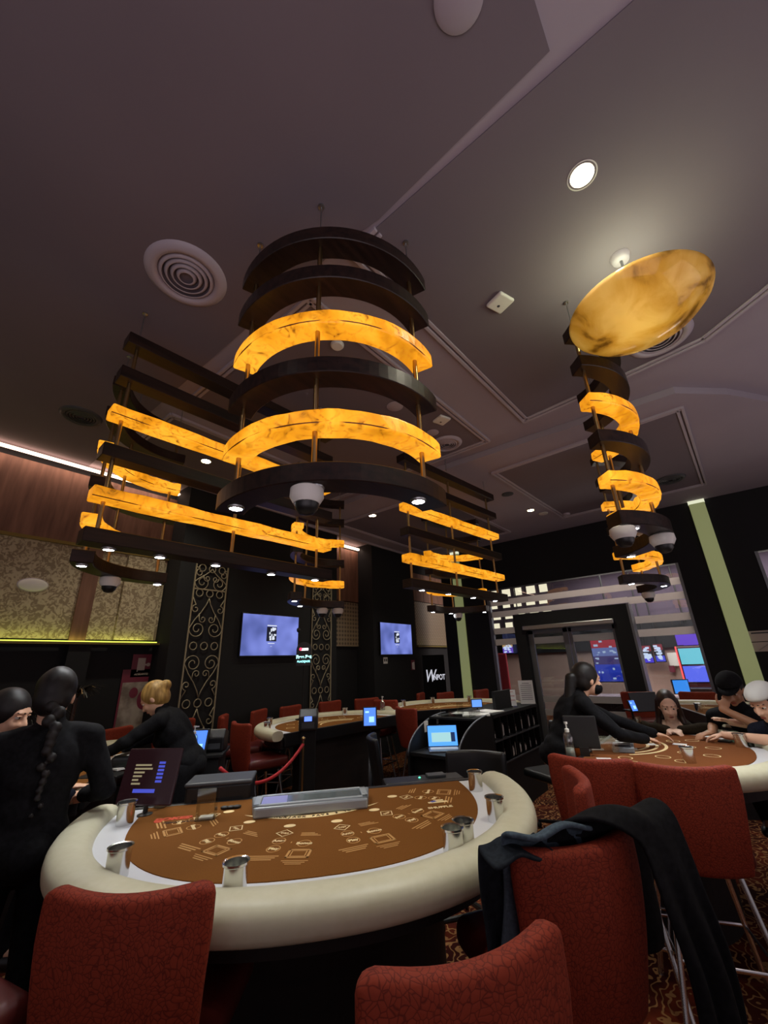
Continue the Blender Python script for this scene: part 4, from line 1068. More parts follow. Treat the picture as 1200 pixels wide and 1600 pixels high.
# sanitiser bottles
def bottle(px, py, z, label, s=1.0):
    p_ = at_z(px, py, z); t_ = thing('pump_bottle', label, 'bottle', (p_.x, p_.y, z), R(20), 'clear pump bottles')
    b_ = MB(); b_.lathe([(0, 0), (.032 * s, 0), (.034 * s, .01 * s), (.034 * s, .13 * s), (.026 * s, .155 * s), (.012 * s, .165 * s), (0, .165 * s)], 24); b_.build('bottle', 'acrylic', t_, smooth=True)
    b_ = MB(); b_.lathe([(0, .004), (.028 * s, .004), (.028 * s, .06 * s), (0, .06 * s)], 20); b_.build('gel', mat('gel', 'a8b0a8', .3), t_, smooth=True)
    b_ = MB(); b_.lathe([(0, .16 * s), (.015 * s, .16 * s), (.015 * s, .18 * s), (.005 * s, .185 * s), (.005 * s, .21 * s), (.012 * s, .213 * s), (.012 * s, .225 * s), (0, .226 * s)], 16); b_.bar((0, 0, .219 * s), (.045 * s, 0, .214 * s), .01 * s, .01 * s); b_.build('pump', 'white', t_, smooth='auto')
bottle(893, 1184, ZF, 'clear pump bottle at the dealer end of the right table')
bottle(300, 1180, .926, 'clear pump bottle in front of the iron grille at left')
bottle(598, 1115, ZF, 'clear pump bottle at the right end of the television table')
bottle(250, 1262, ZF, 'white pump rising behind the purple payout screen')
# sign pole with arched lit sign
p = at_z(478, 1112, .97); sx_, sy_ = 3.95, 4.35
pp = CAM + (at_x(475, 1020, 4.0) - CAM) * 1.0
t = thing('arched_sign', 'small arched lit sign on a pole between the television and the right grille', 'sign', (pp.x, pp.y, 0), R(-90) + AZ + R(6))
zc = pp.z
b = MB(); b.tube([(0, .02, .95), (0, .02, zc)], .012, 8); b.lathe([(0, .945), (.09, .945), (.09, .955), (0, .957)], 24, (0, .02, 0)); b.build('pole', 'cab', t, smooth='auto')
sw = .105; pts = [(-sw, zc - .17), (sw, zc - .17)] + [(sw * math.cos(R(a)), zc + .04 + sw * math.sin(R(a))) for a in range(0, 181, 12)]
b = MB(); b.prism(pts, -.012, .012, axis=1); b.build('arch_panel', 'plastic', t, bevel=.003)
fm = lambda z_: frame((0, -.0135, zc + z_), (1, 0, 0), (0, 0, 1), (0, -1, 0))
text('Free Bet', .060, emis('cyan_neon', 'a8f4f0', 2.4), t, 'lit_words', fm(-.055), bold=.003)
text('BLACKJACK', .033, emis('cyan_neon_small', '90ecec', 2.2), t, 'lit_words', fm(-.115), bold=.002)
b = MB(); b.box((-.055, -.0145, zc + .03), (.06, -.0125, zc + .062)); b.build('lit_logo', emis('white_neon', 'f4f0f0', 2.2), t, bevel=.004)
b = MB(); b.lathe([(0, 0), (.02, 0), (.02, .003), (0, .003)], 20); o = b.build('red_chip_logo', emis('red_neon', 'ff4060', 2), t); o.location = (-.045, -.015, zc + .05); o.rotation_euler.x = R(90)
# wall signs
def wall_plate(name, px, py, y, w_, h_, material, label, build=None, cat='sign'):
    p_ = at_y(px, py, y); t_ = thing(name, label, cat, (p_.x, y - .004, p_.z))
    b_ = MB(); b_.box((-w_ / 2, -.006, -h_ / 2), (w_ / 2, .003, h_ / 2)); b_.build('plate', material, t_, bevel=.002)
    if build: build(t_)
MT['maroon'] = mat('maroon_print', '6e1f34', .5); MT['beige'] = mat('beige_print', 'b9aca0', .6)
def door_sign(t_):
    b_ = MB(); b_.box((-.06, -.0075, -.055), (.03, -.006, .09)); b_.box((-.06, -.0075, -.07), (-.045, -.006, -.05)); b_.box((.03, -.0075, .0), (.06, -.006, .02)); b_.ell((.07, -.007, .01), (.022, .001, .022)); b_.build('door_symbol', 'beige', t_)
    text('ADELANTE', .032, 'beige', t_, 'lettering', frame((0, -.0072, -.1), (1, 0, 0), (0, 0, 1), (0, -1, 0)), bold=.001)
wall_plate('door_sign', 222, 1040, 5.84, .25, .27, 'maroon', 'maroon sign with a door and key symbol on the left black wall', door_sign)
def poster(t_):
    b_ = MB(); b_.box((-.26, -.009, -.34), (.26, -.0065, .22)); b_.build('poster_picture', noisy('poster_picture_print', '6f6258', 'a89c90', 5, .5, lo=.4, hi=.6), t_)
    b_ = MB(); b_.ell((.02, -.009, .02), (.09, .002, .12)); b_.ell((-.12, -.009, .1), (.05, .002, .06)); b_.build('poster_figures', 'maroon', t_)
wall_plate('wall_poster', 222, 1095, 5.84, .56, .74, 'maroon', 'framed poster with maroon top behind the blonde dealer', poster, 'poster')
def gauge(t_):
    b_ = MB(); b_.box((-.05, -.008, -.02), (-.01, -.006, .03)); b_.box((.01, -.008, -.02), (.05, -.006, .03)); b_.build('printed_marks', 'gplastic', t_)
wall_plate('notice_plate', 602, 1032, 5.4, .13, .12, 'paper', 'small white plate under the far television', gauge)
def ext(t_):
    b_ = MB(); b_.box((-.04, -.008, -.08), (-.005, -.006, .05)); b_.box((.005, -.008, -.09), (.045, -.006, .06)); b_.build('white_symbols', 'paper', t_)
wall_plate('safety_sign', 645, 1039, 5.4, .13, .2, 'maroon', 'small red and white safety sign at the right of the far pillar', ext)
# banner with lettering
pb = at_y(674, 1058, 5.2)
t = thing('standing_banner', 'tall black banner with a white script logo beside the far pillar', 'banner', (8.06, 5.12, 0), R(-18))
b = MB(); b.box((-.30, -.01, .02), (.30, .01, 1.75)); b.build('cloth', 'blackcloth', t)
b = MB(); b.box((-.32, -.08, 0), (.32, .08, .03)); b.build('base', 'alu', t)
fz = lambda x, z_: frame((x, -.012, z_), (1, 0, 0), (0, 0, 1), (0, -1, 0))
text('W', .34, emis('banner_white', 'd8d8e4', .8), t, 'script_initial', fz(-.14, pb.z + .02), shear=.3, sx=.8, bold=.004)
text('INPOT', .15, emis('banner_white2', 'd8d8e4', .8), t, 'logo_lettering', fz(.11, pb.z - .01), bold=.004, sx=.8)
# sign on the door-wall pier at right
p_ = at_x(1188, 1000, XW); t = thing('notice_board', 'grey notice with an inspection symbol at the right edge beside the column light', 'sign', (XW - .004, p_.y, p_.z), 0)
b = MB(); b.box((-.006, -.16, -.02), (0, .12, .13)); b.build('upper_plate', 'beige', t); b = MB(); b.box((-.006, -.16, -.16), (0, .12, -.03)); b.build('lower_plate', 'beige', t)
b = MB(); b.box((-.008, -.12, .09), (-.006, .08, .11)); b.build('printed_line', 'plastic', t)
b = MB(); b.bar((-.0075, .05, -.14), (-.0075, -.09, -.05), .02, .002); b.build('diagonal_mark', 'plastic', t)
# exit box speaker on wall near TV
for px, py, y, lab in ((463, 985, 5.4, 'tiny dark wall speaker right of the large television'), (706, 992, 5.3, 'tiny dark camera in the far corner')):
    p_ = at_y(px, py, y); b = MB(); b.ell((0, -.04, 0), (.04, .05, .04)); b.box((-.02, -.03, -.02), (.02, .0, .02)); o = b.build('wall_sensor', 'plastic', None, smooth=True); o.location = (p_.x, y, p_.z); tag(o, lab, 'sensor')
# velvet rope and stanchion by left stools
pa, pb_ = at_z(325, 1182, .85), at_z(385, 1195, .80)
t = thing('rope_post', 'thin brass post carrying the red rope by the television table', 'post', (2.98, 3.45, 0))
b = MB(); b.tube([(0, 0, 0), (0, 0, .93)], .012, 10); b.build('pole', 'brass', t, smooth='auto'); b = MB(); b.lathe([(0, .93), (.02, .935), (.02, .955), (0, .97)], 16); b.build('finial', 'brass', t, smooth=True); b = MB(); b.lathe([(0, 0), (.13, 0), (.13, .01), (.02, .03)], 28); b.build('foot', 'brass', t, smooth='auto')
b = MB(); A_, B_ = Vector((2.98, 3.45, .90)), Vector((2.05, 3.35, .88)); pts = []
for i in range(17):
    f = i / 16; q = A_.lerp(B_, f); q.z -= .22 * 4 * f * (1 - f) * .9; pts.append(q)
b.tube(pts, .014, 10); o = b.build('velvet_rope', 'redmat', None, smooth=True); tag(o, 'sagging red velvet rope between the left table and the television table', 'rope')
# items on left table
LT = [(1.55, 3.85), (1.75, 4.1), (1.5, 4.2)]
def card_like(name, px, py, z, w_, h_, th, a, material, lab, cat, group=None):
    p_ = at_z(px, py, z); b_ = MB(); b_.box((-w_ / 2, -h_ / 2, 0), (w_ / 2, h_ / 2, th)); o_ = b_.build(name, material); o_.location = (p_.x, p_.y, z); o_.rotation_euler.z = a; return tag(o_, lab, cat, group)
zt = ZF + .004
for i, (px, py, a, lab) in enumerate(((1014, 1155, .3, 'white playing card beside the dealers hand, farther one'), (1000, 1160, .1, 'white playing card beside the dealers hand, middle one'), (985, 1170, .2, 'white playing card lying in front of the clear tray'), (1062, 1163, .0, 'white playing card near the seated woman hands'), (944, 1186, .4, 'card pack edge at the near left of the right table'), (1020, 1163, .6, 'playing card close to the curved print on the right felt'))):
    card_like('playing_card', px, py, zt, .065, .09, .0015, a, 'paper', lab, 'playing card', 'playing cards on the right table')
t = thing('acrylic_card_shoe', 'clear acrylic card shoe on the right table by the masked dealer', 'card shoe', at_z(945, 1176, zt), R(20))
b = MB(); b.box((-.05, -.09, 0), (-.046, .09, .10)); b.box((.046, -.09, 0), (.05, .09, .10)); b.box((-.05, .086, 0), (.05, .09, .12)); b.build('walls', 'acrylic', t)
t = thing('chip_rack', 'low clear chip rack on the right table next to the card shoe', 'chip rack', at_z(975, 1172, zt), R(10))
b = MB(); b.box((-.11, -.07, 0), (.11, .07, .035)); b.build('rack', mat('grey_rack', '777c80', .3), t, bevel=.006)
for i in range(6):
    b = MB(); b.tube([(-.085 + i * .034, -.05, .036), (-.085 + i * .034, .05, .036)], .013, 10); b.build('chip_roll', 'white' if i % 2 else 'plastic', t)
t = thing('monitor_back', 'black monitor seen from behind at the dealer end of the right table', 'monitor', at_z(915, 1182, ZF), R(15))
b = MB(); b.box((-.012, -.11, .05), (.012, .11, .26)); b.build('panel', 'plastic', t, bevel=.008); b = MB(); b.box((-.02, -.03, 0), (.02, .03, .06)); b.build('stand', 'plastic', t)
o = card_like('smartphone', 1138, 1158, zt, .075, .16, .009, 1.2, 'plastic', 'black smartphone on the armrest in front of the white cap man', 'phone')
for i, (px, py, lab) in enumerate(((1150, 1160, 'small green glass tumbler by the right edge, left one'), (1172, 1166, 'small dark glass tumbler by the right edge, right one'))):
    p_ = at_z(px, py, ZF); b = MB(); b.lathe([(0, 0), (.028, 0), (.034, .075), (.031, .075), (.026, .006), (0, .006)], 20); o = b.build('tumbler', mat('green_glass_%d' % i, ('6f8468', '2c3428')[i], .15), None, smooth='auto'); o.location = (p_.x, p_.y, ZF); tag(o, lab, 'glass', 'tumblers on the right table')
for i, (px, py) in enumerate(((1052, 1180), (1062, 1186), (1046, 1190), (1070, 1178))):
    pass
t = thing('glass_tumbler', 'clear faceted glass on the right table behind the dealers elbow', 'glass', at_z(1000, 1146, ZF)); b = MB(); b.lathe([(0, 0), (.03, 0), (.036, .14), (.033, .14), (.028, .008), (0, .008)], 12); b.build('bowl', 'acrylic', t)
# table behind: screens
tablet(988, 1103, 1.03, -30, 'small blue tablet on the table behind the masked dealer', .6)
t = thing('laptop', 'black laptop lid seen from behind, left of the seated woman', 'laptop', at_z(1010, 1112, ZF), R(40)); b = MB(); b.box((-.01, -.17, .0), (.006, .17, .22), Matrix.Rotation(R(8), 3, 'Y')); b.build('lid', 'plastic', t, bevel=.005); b = MB(); b.box((0, -.17, 0), (.22, .17, .014)); b.build('base', 'plastic', t)
# left table clutter
for i, (px, py, a, w_, lab) in enumerate(((198, 1180, .3, .16, 'white folded cloth on the left pit table under the blonde dealers arm'), (176, 1188, .8, .18, 'white papers on the left pit table next to the braid'), (192, 1200, .1, .14, 'cream papers lower on the left pit table'), (262, 1168, .4, .12, 'white crumpled bag beside the blonde dealer'))):
    card_like('paper_pile', px, py, .945, w_, .12, .012 + .012 * (i == 3), a, 'paper', lab, 'papers', 'papers on the left pit table')
p_ = at_z(206, 1200, .93); t = thing('card_machine', 'black rounded card machine with a white button on the left pit table', 'card machine', (p_.x, p_.y, .93), R(-50))
b = MB(); b.box((-.12, -.12, 0), (.12, .12, .10)); b.build('housing', 'plastic', t, bevel=.04, seg=4); b = MB(); b.lathe([(0, .0), (.01, 0), (.01, .004), (0, .004)], 12, (0, -.08, .098)); b.build('button', 'white', t)
p_ = at_z(160, 1215, .93); t = thing('dealer_keypad', 'black keypad with a green light at the left pit table', 'console', (p_.x, p_.y, .93), R(-50)); b = MB(); b.box((-.14, -.08, 0), (.14, .08, .02)); b.build('housing', 'plastic', t, bevel=.005); b = MB(); b.lathe([(0, 0), (.012, 0), (.010, .006), (0, .006)], 16, (0, -.02, .02)); b.build('green_light', emis('green_button', '40e890', 5), t)
_ps = at_z(300, 1180, .9); t = thing('pit_stand', 'tall black pit stand under the left tablet', 'stand', (_ps.x, _ps.y, 0), R(-40)); b = MB(); b.box((-.26, -.2, 0), (.26, .2, .90)); b.build('body', 'cab', t); b = MB(); b.box((-.29, -.22, .90), (.29, .22, .925)); b.build('top', 'cab', t, bevel=.004)
# ================================================================== HALL BEYOND THE GLASS
def slot(px, py, x, w_, label, cols, base=0):
    p_ = at_x(px, py, x); t_ = thing('slot_machine', label, 'slot machine', (p_.x, p_.y, 0), R(180), 'slot machines in the hall')
    b_ = MB(); b_.box((-.3, -w_ / 2, 0), (.3, w_ / 2, .8)); b_.box((-.3, -w_ / 2, .8), (.05, w_ / 2, 1.75)); b_.build('cabinet', mat('slot_red_body', '3a1418', .35), t_, bevel=.02)
    b_ = MB(); b_.box((.05, -w_ / 2 + .04, .95), (.07, w_ / 2 - .04, 1.3)); b_.build('lower_screen', emis('slot_lower', cols[0], 1.6), t_)
    b_ = MB(); b_.box((.05, -w_ / 2 + .04, 1.34), (.07, w_ / 2 - .04, 1.7)); b_.build('upper_screen', emis('slot_upper', cols[1], 1.6), t_)
    b_ = MB(); b_.bar((.08, -w_ / 2, .9), (.08, -w_ / 2, 1.75), .03, .03); b_.bar((.08, w_ / 2, .9), (.08, w_ / 2, 1.75), .03, .03); b_.build('edge_light', emis('slot_edge', cols[2], 2.5), t_)
    b_ = MB(); b_.box((-.1, -w_ / 2 + .05, 1.78), (.0, w_ / 2 - .05, 2.15)); b_.build('topper', emis('slot_topper', cols[3], 1.4), t_)
    b_ = MB(); b_.box((.05, -w_ / 2, .76), (.42, w_ / 2, .84)); b_.build('button_deck', 'plastic', t_, bevel=.02)
slot(1088, 1040, 12.7, .62, 'slot machine with red edge lights by the right edge of the glass', ('5f6cf0', '70c8d8', 'ff5050', '6a40d0'))
def wallscreen(px, py, x, w_, h_, label, rows):
    p_ = at_x(px, py, x); t_ = thing('display_screen', label, 'screen', p_, R(180)); b_ = MB(); b_.box((-.06, -w_ / 2 - .02, -h_ / 2 - .02), (-.005, w_ / 2 + .02, h_ / 2 + .02)); b_.build('case', 'plastic', t_)
    for i, c_ in enumerate(rows):
        z1 = h_ / 2 - h_ * i / len(rows); z0 = z1 - h_ / len(rows); b_ = MB(); b_.box((-.004, -w_ / 2, z0), (.0, w_ / 2, z1)); b_.build('picture_band', emis('band_%s' % c_, c_, 1.2), t_)
    b_ = MB(); rr = random.Random(len(label))
    for i in range(26):
        a, c_ = rr.uniform(-w_ / 2, w_ / 2 - .1), rr.uniform(-h_ / 2, h_ / 2 - .06); b_.box((.001, a, c_), (.004, a + rr.uniform(.03, .1), c_ + rr.uniform(.02, .05)))
    b_.build('symbols', emis('symbols', 'd8e4ff', 1.4), t_)
    b_ = MB(); b_.tube([(-.03, 0, h_ / 2), (-.03, 0, 3.9 - p_.z)], .02, 8); b_.build('ceiling_bracket', 'plastic', t_)
wallscreen(965, 1031, 11.5, 1.05, .95, 'blue and red results screen seen through the entrance door', ('d83848', '8a94d8', '5a4888', '3c50d8', '2c40c8'))
wallscreen(793, 1011, 13.2, .34, .36, 'bright purple and cream display behind the left glass', ('c8a060', '7048c0'))
wallscreen(816, 1009, 13.2, .3, .34, 'cyan display behind the left glass beside the portal', ('50c8e8', '4060d8'))
wallscreen(1012, 1022, 13.2, .2, .42, 'narrow display with red top and purple bottom behind the right glass', ('902838', '181020', '5038e0'))
wallscreen(1030, 1020, 13.2, .2, .42, 'second narrow display with red top beside the first behind the right glass', ('902838', '181020', '4a50e8'))
wallscreen(1076, 995, 13.2, .3, .4, 'green and pink bar display high above the slot machine', ('48d888', 'e05888', '7048e0'))
p_ = at_x(1064, 1073, 10.0); t = thing('desk_monitor', 'bright blue desk monitor behind the glass at right', 'monitor', p_, R(180) + .4); b = MB(); b.box((-.02, -.14, -.13), (.02, .14, .13)); b.build('frame', 'plastic', t); b = MB(); b.box((.021, -.125, -.115), (.024, .125, .115)); b.build('display', emis('monitor_blue', '3a90f0', 1.6), t); b = MB(); b.box((-.03, -.05, -.3), (.03, .05, -.14)); b.build('stand', 'plastic', t)
b = MB(); b.box((9.7, -1.6, 0), (10.3, 2.6, .80)); hc_t = thing('hall_counter', 'long low counter in the hall behind the glass and portal', 'counter', (0, 0, 0)); b.build('body', mat('counter_maroon', '3a2226', .5), hc_t)
b = MB(); b.box((9.65, -1.6, .801), (10.35, 2.6, .84)); b.build('top', mat('counter_top', '8e7c7c', .4), hc_t)
for px, py, lab in ((812, 1060, 'red chair seen through the left glass'),):
    p_ = at_x(787, 1048, 10.6); t = thing('hall_chair', lab, 'chair', (p_.x, p_.y, 0), R(180), None); b = MB(); b.box((-.22, -.22, .40), (.22, .22, .5)); b.build('seat', 'leather', t, bevel=.03); b = MB(); b.box((.18, -.22, .5), (.24, .22, 1.75)); b.build('tall_backrest', mat('hall_red', '84202a', .5), t, bevel=.03)
    b = MB(); b.tube([(0, 0, 0), (0, 0, .4)], .04, 10); b.lathe([(0, 0), (.22, 0), (.22, .02), (0, .03)], 20); b.build('pedestal', 'chrome', t)
for px, py, x, lab in ((1042, 1027, 13.38, 'small white notice on the hall wall'), (1015, 1030, 12.0, 'small framed plate on the hall wall by the slot topper')):
    p_ = at_x(1052, 1030, 13.38) if x > 13 else at_x(1050, 1045, 13.38); b = MB(); b.box((-.01, -.11 if x > 13 else -.06, -.16 if x > 13 else -.08), (0, .11 if x > 13 else .06, .16 if x > 13 else .08)); o = b.build('wall_notice', 'paper' if x > 13 else 'maroon'); o.location = (13.395, p_.y, p_.z); tag(o, lab, 'notice')
# decorative tinsel plants at far left
def spray(px, py, d, label, n, h, seed):
    dr = ray(px, py); k_ = d / math.hypot(dr.x, dr.y); p_ = CAM + dr * k_
    t_ = thing('tinsel_plant', label, 'plant', (p_.x, p_.y, 0)); zt_ = p_.z
    b_ = MB(); b_.lathe([(0, 0), (.14, 0), (.18, .5), (.16, .5), (0, .48)], 24); b_.build('pot', 'cab', t_, smooth='auto')
    b_ = MB(); b_.tube([(0, 0, .45), (0, 0, zt_ - h)], .02, 8); b_.build('stem', 'brownhair', t_)
    rr = random.Random(seed)
    for nm, mt, q in (('leaves', 'hair', n), ('glittering_leaves', mat('gold_tinsel', '8a7650', .3, .7), n // 3)):
        b_ = MB()
        for i in range(q):
            a = rr.uniform(0, 2 * PI); e = rr.uniform(-.2, 1.2); L_ = rr.uniform(.5, 1) * h; s_ = Vector((0, 0, zt_ - h))
            pts = []
            for j in range(6):
                f = j / 5; pts.append(s_ + Vector((math.cos(a) * L_ * 1.3 * f, math.sin(a) * L_ * 1.3 * f, L_ * (1.5 * f - 1.1 * f * f * (1.3 - e * .5)))))
            w_ = rr.uniform(.006, .014)
            for j in range(5):
                d_ = (pts[j + 1] - pts[j]).normalized(); x_ = d_.cross(Vector((0, 0, 1))).normalized() * w_ * (1 - j / 6)
                b_.bm.faces.new([b_.bm.verts.new(v_) for v_ in (pts[j] - x_, pts[j] + x_, pts[j + 1] + x_ * .8, pts[j + 1] - x_ * .8)])
        b_.build(nm, mt, t_)
spray(40, 1065, 5.2, 'bushy dark tinsel plant with glittering tips at far left behind the man', 260, .34, 3)
spray(126, 1056, 5.4, 'small dark tinsel plant tip showing above the braided dealers head', 120, .2, 8)
# jacket and denim over stool 3 -------------------------------------------------
SB = Matrix.Translation(s3.location) @ Matrix.Rotation(s3.rotation_euler.z, 4, 'Z')
def drape(name, material, label, cat, y0, y1, back_len, front_len, seed, off=.045, flare=0, shrink=0, rise=.035):
    b_ = MB()
    prof = []
    for i in range(9): prof.append((-.28 + off + .012 + .05 * (1 - i / 9), 1.075 - front_len * (1 - i / 9), 0))
    top = 7 if back_len else 4
    for i in range(top):
        a = R(180 * i / 6); prof.append((-.285 + (off + .012) * math.cos(a), 1.085 + rise * math.sin(a), i / 6))
    if back_len:
        for i in range(1, 15): prof.append((-.285 - off - .02 - .05 * math.sin(i * .2), 1.085 - back_len * i / 14, 1))
    n = len(prof)
    def f(u, v):
        k_ = v * (n - 1); i = min(int(k_), n - 2); fr = k_ - i; x, z, q = [prof[i][j] * (1 - fr) + prof[i + 1][j] * fr for j in range(3)]
        dn = max(0, 1.08 - z); ye = y1 - shrink * q; y = y0 + (ye - y0) * u; yc = (y0 + ye) / 2
        y = yc + (y - yc) * (1 + flare * dn) + .02 * math.sin(dn * 9 + seed) * min(1, dn * 4)
        x += -.016 * math.sin(u * 13 + seed + dn * 3) * min(1, dn * 4) * (1 if q > .5 else -1)
        z += .010 * math.sin(u * 9 + seed) * (1 if 0 < q < 1 else .3)
        return SB @ Vector((x, y, z))
    b_.grid(f, 22, 40); o_ = b_.build(name, material, None, smooth=True, solid=.014, sub=1); return tag(o_, label, cat)
drape('black_jacket', 'blackcloth', 'black jacket hanging over the right side of the front right stool back', 'jacket', -.32, .10, .9, .35, 2, .05, .0, .26, .06)
drape('denim_jacket', 'denim', 'faded blue denim hanging behind the front right stool, left of the black jacket', 'jacket', -.05, .24, 0, .40, 5, .05, .1, 0, .03)
drape('dark_coat', 'charcoal', 'dark charcoal coat hanging down the left side of the front right stool', 'coat', .10, .30, 0, .72, 9, .08, .45, 0, -.02)
# ================================================================== PEOPLE
def remesh(b, voxel, smooth_it=6, disp=0, seed=0):
    me = bpy.data.meshes.new('tmp'); b.bm.to_mesh(me); b.bm.free()
    o = bpy.data.objects.new('tmp', me)
    r_ = o.modifiers.new('r', 'REMESH'); r_.mode = 'VOXEL'; r_.voxel_size = voxel; r_.use_smooth_shade = True
    s_ = o.modifiers.new('s', 'SMOOTH'); s_.factor = .5; s_.iterations = smooth_it
    out_ = eval_mesh(o); bpy.data.objects.remove(o); bpy.data.meshes.remove(me)
    if disp:
        for v_ in out_.vertices:
            c_ = v_.co; v_.co = c_ + v_.normal * disp * (math.sin(c_.z * 38 + c_.x * 21 + seed) * math.sin(c_.y * 27 - c_.z * 14 + seed * 2) + .5 * math.sin(c_.x * 60 + c_.z * 55))
    for p_ in out_.polygons: p_.use_smooth = True
    return out_
def meshobj(name, me, material, parent):
    o = bpy.data.objects.new(name, me); COL.objects.link(o); me.materials.clear(); me.materials.append(MT[material] if isinstance(material, str) else material); o.parent = parent; return o
def hand(b, wr, d, up, side, curl=.5, s=1.0):
    """wr wrist, d pointing direction, up = back of hand, side=+1 thumb on the d x up side"""
    d = Vector(d).normalized(); up = Vector(up); up = (up - d * up.dot(d)).normalized(); r_ = d.cross(up) * side; wr = Vector(wr)
    rot = Matrix((d, r_, up)).transposed()
    b.ell(wr + d * .045 * s, (.050 * s, .038 * s, .015 * s), rot, 16, 10)
    for i, (off, ln) in enumerate(((.028, .072), (.010, .080), (-.009, .074), (-.027, .058))):
        q = wr + d * .085 * s + r_ * off * s; dd = d.copy(); seg = ln * s / 3; rr = .0095 * s
        for k in range(3):
            dd = (dd - up * curl * (.35 + .25 * k)).normalized(); q2 = q + dd * seg; b.cap(q, q2, rr, rr * .92, 8); q = q2; rr *= .92
    q = wr + d * .025 * s + r_ * .032 * s; dd = (d * .6 + r_ * .75 - up * .25).normalized(); rr = .0115 * s
    for k in range(3):
        q2 = q + dd * .027 * s; b.cap(q, q2, rr, rr * .9, 8); q = q2; dd = (dd + d * .45 - r_ * .22).normalized(); rr *= .9
def person(label, J, skin='skin', hair='hair', shirt='blackcloth', trousers='blackcloth', sleeve=1.0, hs=1.0, female=True, neckline=None, curls=(.5, .5), hand_up=((0, 0, 1), (0, 0, 1))):
    O = Vector((J['pelvis'][0], J['pelvis'][1], 0)); V_ = {k_: Vector(v_) - O for k_, v_ in J.items() if k_ not in ('yaw', 'pitch', 'roll')}
    t = thing('person', label, 'person', O)
    sc = 1.0 if not female else .93
    hc_ = V_['head']; Rh = Matrix.Rotation(R(J['yaw']), 3, 'Z') @ Matrix.Rotation(R(-J.get('pitch', 0)) * -1, 3, 'Y') @ Matrix.Rotation(R(J.get('roll', 0)), 3, 'X')
    H = lambda x, y, z: hc_ + Rh @ (Vector((x, y, z)) * hs)
    def torso(b, g):
        pe, ch, nk = V_['pelvis'], V_['chest'], V_['neck']; sl, sr = V_['sL'], V_['sR']
        ax = (sl - sr).normalized(); upv = (ch - pe).normalized(); fr = ax.cross(upv).normalized(); upv = fr.cross(ax); rot = Matrix((fr, ax, upv)).transposed()
        b.ell(pe, (.115 * sc + g, .165 * sc + g, .12 + g), rot); b.ell(pe.lerp(ch, .45), (.105 * sc + g, .14 * sc + g, .16 + g), rot); b.ell(ch, (.125 * sc + g, .168 * sc + g, .17 + g), rot)
        b.ell(ch.lerp(nk, .5), (.09 * sc + g, .135 * sc + g, .09 + g), rot)
        for s_ in (sl, sr): b.cap(ch.lerp(nk, .75), s_, .06 * sc + g, .056 * sc + g)
        if female: 
            for q in (-1, 1): b.ell(ch + fr * .085 + ax * q * .065 - upv * .02, (.05 + g, .058 + g, .055 + g))
    def arms(b, g, f=1.0):
        for q in 'LR':
            s_, e_, w_ = V_['s' + q], V_['e' + q], V_['w' + q]
            b.cap(s_, e_, .052 * sc + g, .041 * sc + g)
            b.cap(e_, e_.lerp(w_, f), .041 * sc + g, (.041 + (.027 - .041) * f) * sc + g)
    def legs(b, g):
        for q in 'LR':
            h_, k_, a_ = V_['h' + q], V_['k' + q], V_['a' + q]
            b.cap(h_, k_, .085 * sc + g, .056 * sc + g); b.cap(k_, a_, .056 * sc + g, .036 * sc + g)
    b = MB(); torso(b, -.006); arms(b, 0); legs(b, -.004)
    b.cap(V_['neck'] - Vector((0, 0, .03)), hc_ + Rh @ Vector((-.02, 0, -.05)), .056 * sc, .054 * sc)
    b.ell(H(-.005, 0, .022), (.096 * hs, .075 * hs, .098 * hs), Rh); b.ell(H(.02, 0, -.045), (.068 * hs, .058 * hs, .068 * hs), Rh); b.ell(H(.058, 0, -.092), (.030 * hs, .030 * hs, .022 * hs), Rh)
    b.ell(H(.065, .03, -.03), (.025 * hs, .025 * hs, .03 * hs), Rh); b.ell(H(.065, -.03, -.03), (.025 * hs, .025 * hs, .03 * hs), Rh)
    b.cap(H(.088, 0, .010), H(.108, 0, -.030), .009 * hs, .014 * hs, 10); b.ell(H(.098, .012, -.034), (.010,) * 3); b.ell(H(.098, -.012, -.034), (.010,) * 3)
    b.ell(H(.086, 0, -.062), (.012 * hs, .026 * hs, .011 * hs), Rh); b.ell(H(.082, 0, .028), (.014 * hs, .05 * hs, .012 * hs), Rh)
    for q in (-1, 1): b.ell(H(-.006, q * .075, -.012), (.018 * hs, .009 * hs, .032 * hs), Rh)
    for i, q in enumerate('LR'):
        d_ = V_['f' + q] if ('f' + q) in V_ else None
        d_ = (Vector(J['f' + q]) - Vector(J['w' + q])) if d_ is not None else (V_['w' + q] - V_['e' + q])
        hand(b, V_['w' + q], d_, hand_up[i], -1 if q == 'L' else 1, curls[i], .97 * sc)
    for q in 'LR': b.cap(V_['a' + q] + Vector((0, 0, -.0)), V_['a' + q] + Matrix.Rotation(R(J['yaw']), 3, 'Z') @ Vector((.12, 0, -.04)), .036, .03)
    body = meshobj('body', remesh(b, .0075, 3), skin, t)
    # face details
    for q in (-1, 1):
        b = MB(); b.ell(H(.0745, q * .031, .004), (.0125 * hs, .0155 * hs, .008 * hs), Rh, 14, 10); ey = b.build('eye', 'eye', t, smooth=True)
        b = MB(); b.ell(H(.0842, q * .031, .003), (.0035, .0065, .0065), Rh, 12, 8); b.build('iris', 'iris', ey, smooth=True)
        b = MB(); b.ell(H(.080, q * .031, .013), (.011, .019, .0045), Rh, 12, 8); b.build('eyelid', skin, ey, smooth=True)
        b = MB(); b.cap(H(.0935, q * .014, .027), H(.078, q * .050, .029), .0035, .0025, 8); b.build('eyebrow', hair, t, smooth=True)
